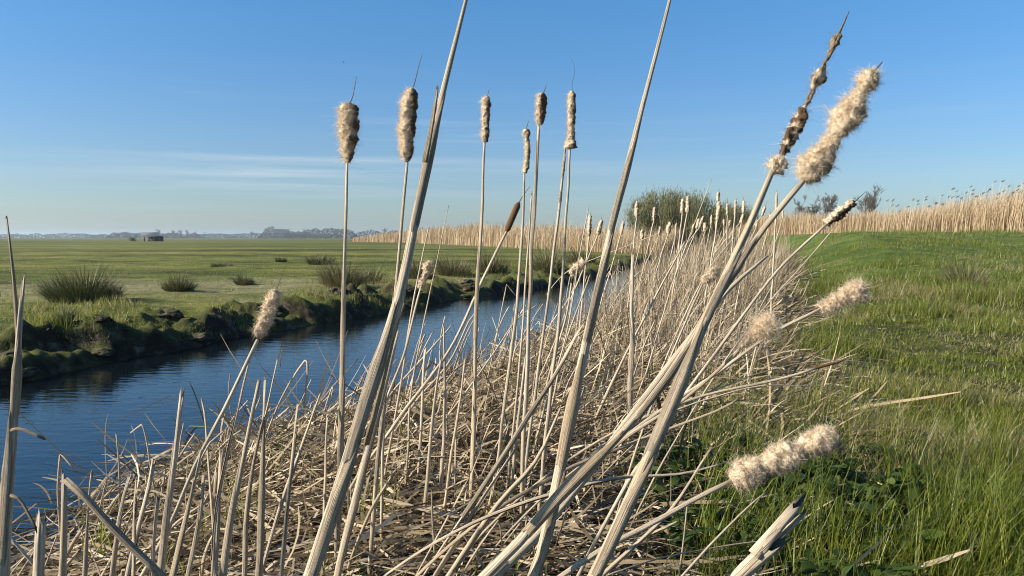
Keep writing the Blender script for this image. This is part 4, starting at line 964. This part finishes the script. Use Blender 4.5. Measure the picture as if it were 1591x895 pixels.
def buildings():
    d = 720; x = (235-CX)/F*d; e = empty('farm_building', (x, d, .1))
    box_part('wall', (x, d, .1), (14, 8, 2.4), BRICKW, e); box_part('roof', (x, d, 2.5), (15.4, 9, 3.2), ROOF, e, .12)
    tag(e, 'distant farm building with a long dark roof on the left horizon', 'farm building')
    d = 165; x = (240-CX)/F*d; g = Hs(x, d); e = empty('field_shelter', (x, d, g))
    box_part('roof', (x, d, g+.95), (3.6, 2., .22), DARKWOOD, e, .05); box_part('back_wall', (x, d+.9, g), (3.3, .1, .95), DARKWOOD, e)
    for k in (-1.6, -.6, .5, 1.6): box_part('post', (x+k, d-.85, g), (.16, .16, .95), DARKWOOD, e)
    tag(e, 'low dark open shelter far out on the meadow before the farm', 'field shelter')
    d = 170; x = (207-CX)/F*d; g = Hs(x, d); n = 500
    V, Q, per = blades(np.stack([x+nrm(n, 0, .35), d+nrm(n, 0, .3), g+rnd(n, 0, .7)], -1), rnd(n, 0, 6.28), rnd(n, .1, .3), np.full(n, .1), rnd(n, 0, 1), rnd(n), 2, rnd(n, 0, 6.28), None, .4)
    tag(mk('field_bush', V, Q, WILLOW, np.repeat(rnd(n, 0, .4), per), origin=(x, d, g)), 'dark little bush left of the field shelter', 'bush')
    # bird
    c = P(534, 97, 45); V = [c+np.array(v)*.11 for v in [(-.5,0,0),(0,-.12,.05),(.5,0,0),(0,.12,.05),(0,0,.12),(0,0,-.08),(-.15,.9,.35),(.2,.85,.3),(-.15,-.9,.35),(.2,-.85,.3),(.15,0,.06),(-.2,0,.06)]]
    T = [(0,1,4),(1,2,4),(2,3,4),(3,0,4),(1,0,5),(2,1,5),(3,2,5),(0,3,5),(11,10,7),(11,7,6),(10,11,9),(11,8,9)]
    tag(mk('bird', V, None, BIRDM, T=np.array(T), origin=c), 'tiny dark bird high in the sky above the shaggy left heads', 'bird')
buildings()
# ------------------------------------------------------------------ haze
def haze():
    m, nt, N, K = newmat('haze'); v = N.new('ShaderNodeVolumePrincipled'); v.inputs['Density'].default_value = HAZE
    v.inputs['Color'].default_value = (.72, .88, 1, 1); v.inputs['Anisotropy'].default_value = .3
    o = N.new('ShaderNodeOutputMaterial'); K.new(v.outputs[0], o.inputs['Volume'])
    s = 9600; z0, z1 = -1.6, 22
    V = [(-s,-s,z0),(s,-s,z0),(s,s,z0),(-s,s,z0),(-s,-s,z1),(s,-s,z1),(s,s,z1),(-s,s,z1)]
    Q = [[3,2,1,0],[4,5,6,7],[0,1,5,4],[1,2,6,5],[2,3,7,6],[3,0,4,7]]
    tag(mk('haze', V, np.array(Q), m), kind='stuff')
HAZE = .00036
haze()
# ------------------------------------------------------------------ sky, sun, camera
SUN_EL, SUN_AZ = 29, -103           # degrees; azimuth from +Y towards +X
w = bpy.data.worlds.new('World'); SC.world = w; w.use_nodes = True
nt = w.node_tree; N, K = nt.nodes, nt.links; N.clear()
sky = N.new('ShaderNodeTexSky'); sky.sky_type = 'NISHITA'; sky.sun_disc = False
sky.sun_elevation = R_(SUN_EL); sky.sun_rotation = R_(SUN_AZ); sky.air_density = 1.0; sky.dust_density = .7; sky.ozone_density = 2.2
tc = N.new('ShaderNodeTexCoord'); sep = N.new('ShaderNodeSeparateXYZ'); K.new(tc.outputs['Generated'], sep.inputs[0])
n1 = noise_(N, K, tc.outputs['Generated'], 1., 6, .62, (1.5, 1.5, 55))
n2 = noise_(N, K, tc.outputs['Generated'], 1., 3, .5, (1.1, 1.1, 7))
rr = ramp(N, [(.50, (0, 0, 0)), (.68, (1, 1, 1))]); K.new(n1, rr.inputs[0])
r2 = ramp(N, [(.42, (0, 0, 0)), (.62, (1, 1, 1))]); K.new(n2, r2.inputs[0])
el = ramp(N, [(.02, (0, 0, 0)), (.08, (1, 1, 1)), (.15, (.9, .9, .9)), (.22, (0, 0, 0))]); K.new(sep.outputs['Z'], el.inputs[0])
xf = ramp(N, [(.35, (1, 1, 1)), (.6, (.18, .18, .18))]); K.new(math_(N, K, 'MULTIPLY_ADD', sep.outputs['X'], .5, .5), xf.inputs[0])
cf = math_(N, K, 'MULTIPLY', math_(N, K, 'MULTIPLY', rr.outputs[0], r2.outputs[0]), math_(N, K, 'MULTIPLY', el.outputs[0], xf.outputs[0]))
et = ramp(N, [(0, (.84, .97, 1.14)), (.10, (.70, .92, 1.18)), (.20, (.58, .97, 1.30)), (.30, (.52, 1.07, 1.42)), (.42, (.50, 1.07, 1.42)), (.75, (.40, .62, .85))]); K.new(sep.outputs['Z'], et.inputs[0])
skc = mixc(N, K, 1., sky.outputs[0], et.outputs[0], 'MULTIPLY')
cc = mixc(N, K, math_(N, K, 'MULTIPLY', cf, .7), skc, (5.2, 6.2, 7.0))
bg = N.new('ShaderNodeBackground'); bg.inputs[1].default_value = .064; K.new(cc, bg.inputs[0])
wo = N.new('ShaderNodeOutputWorld'); K.new(bg.outputs[0], wo.inputs[0])
ld = bpy.data.lights.new('sun', 'SUN'); ld.energy = 5.0; ld.angle = R_(.53); ld.color = (1, .90, .75)
lo = bpy.data.objects.new('sun', ld); COL.objects.link(lo)
sd = Vector((math.sin(R_(SUN_AZ))*math.cos(R_(SUN_EL)), math.cos(R_(SUN_AZ))*math.cos(R_(SUN_EL)), math.sin(R_(SUN_EL))))
lo.rotation_euler = sd.to_track_quat('Z', 'Y').to_euler()
cam = bpy.data.cameras.new('camera'); co = bpy.data.objects.new('camera', cam); COL.objects.link(co); SC.camera = co
co.location = (0, 0, CAMZ); co.rotation_euler = (math.pi/2-PIT, 0, 0)
cam.sensor_width = 36; cam.lens = 36*F/1591; cam.clip_end = 30000; cam.clip_start = .02
SC.view_settings.view_transform = 'Standard'; SC.view_settings.look = 'None'; SC.view_settings.exposure = .86; SC.view_settings.gamma = 1
SC.cycles.pixel_filter_type = 'BLACKMAN_HARRIS'; SC.cycles.filter_width = 1.05; SC.cycles.max_bounces = 6; SC.cycles.volume_bounces = 0; SC.cycles.transparent_max_bounces = 8
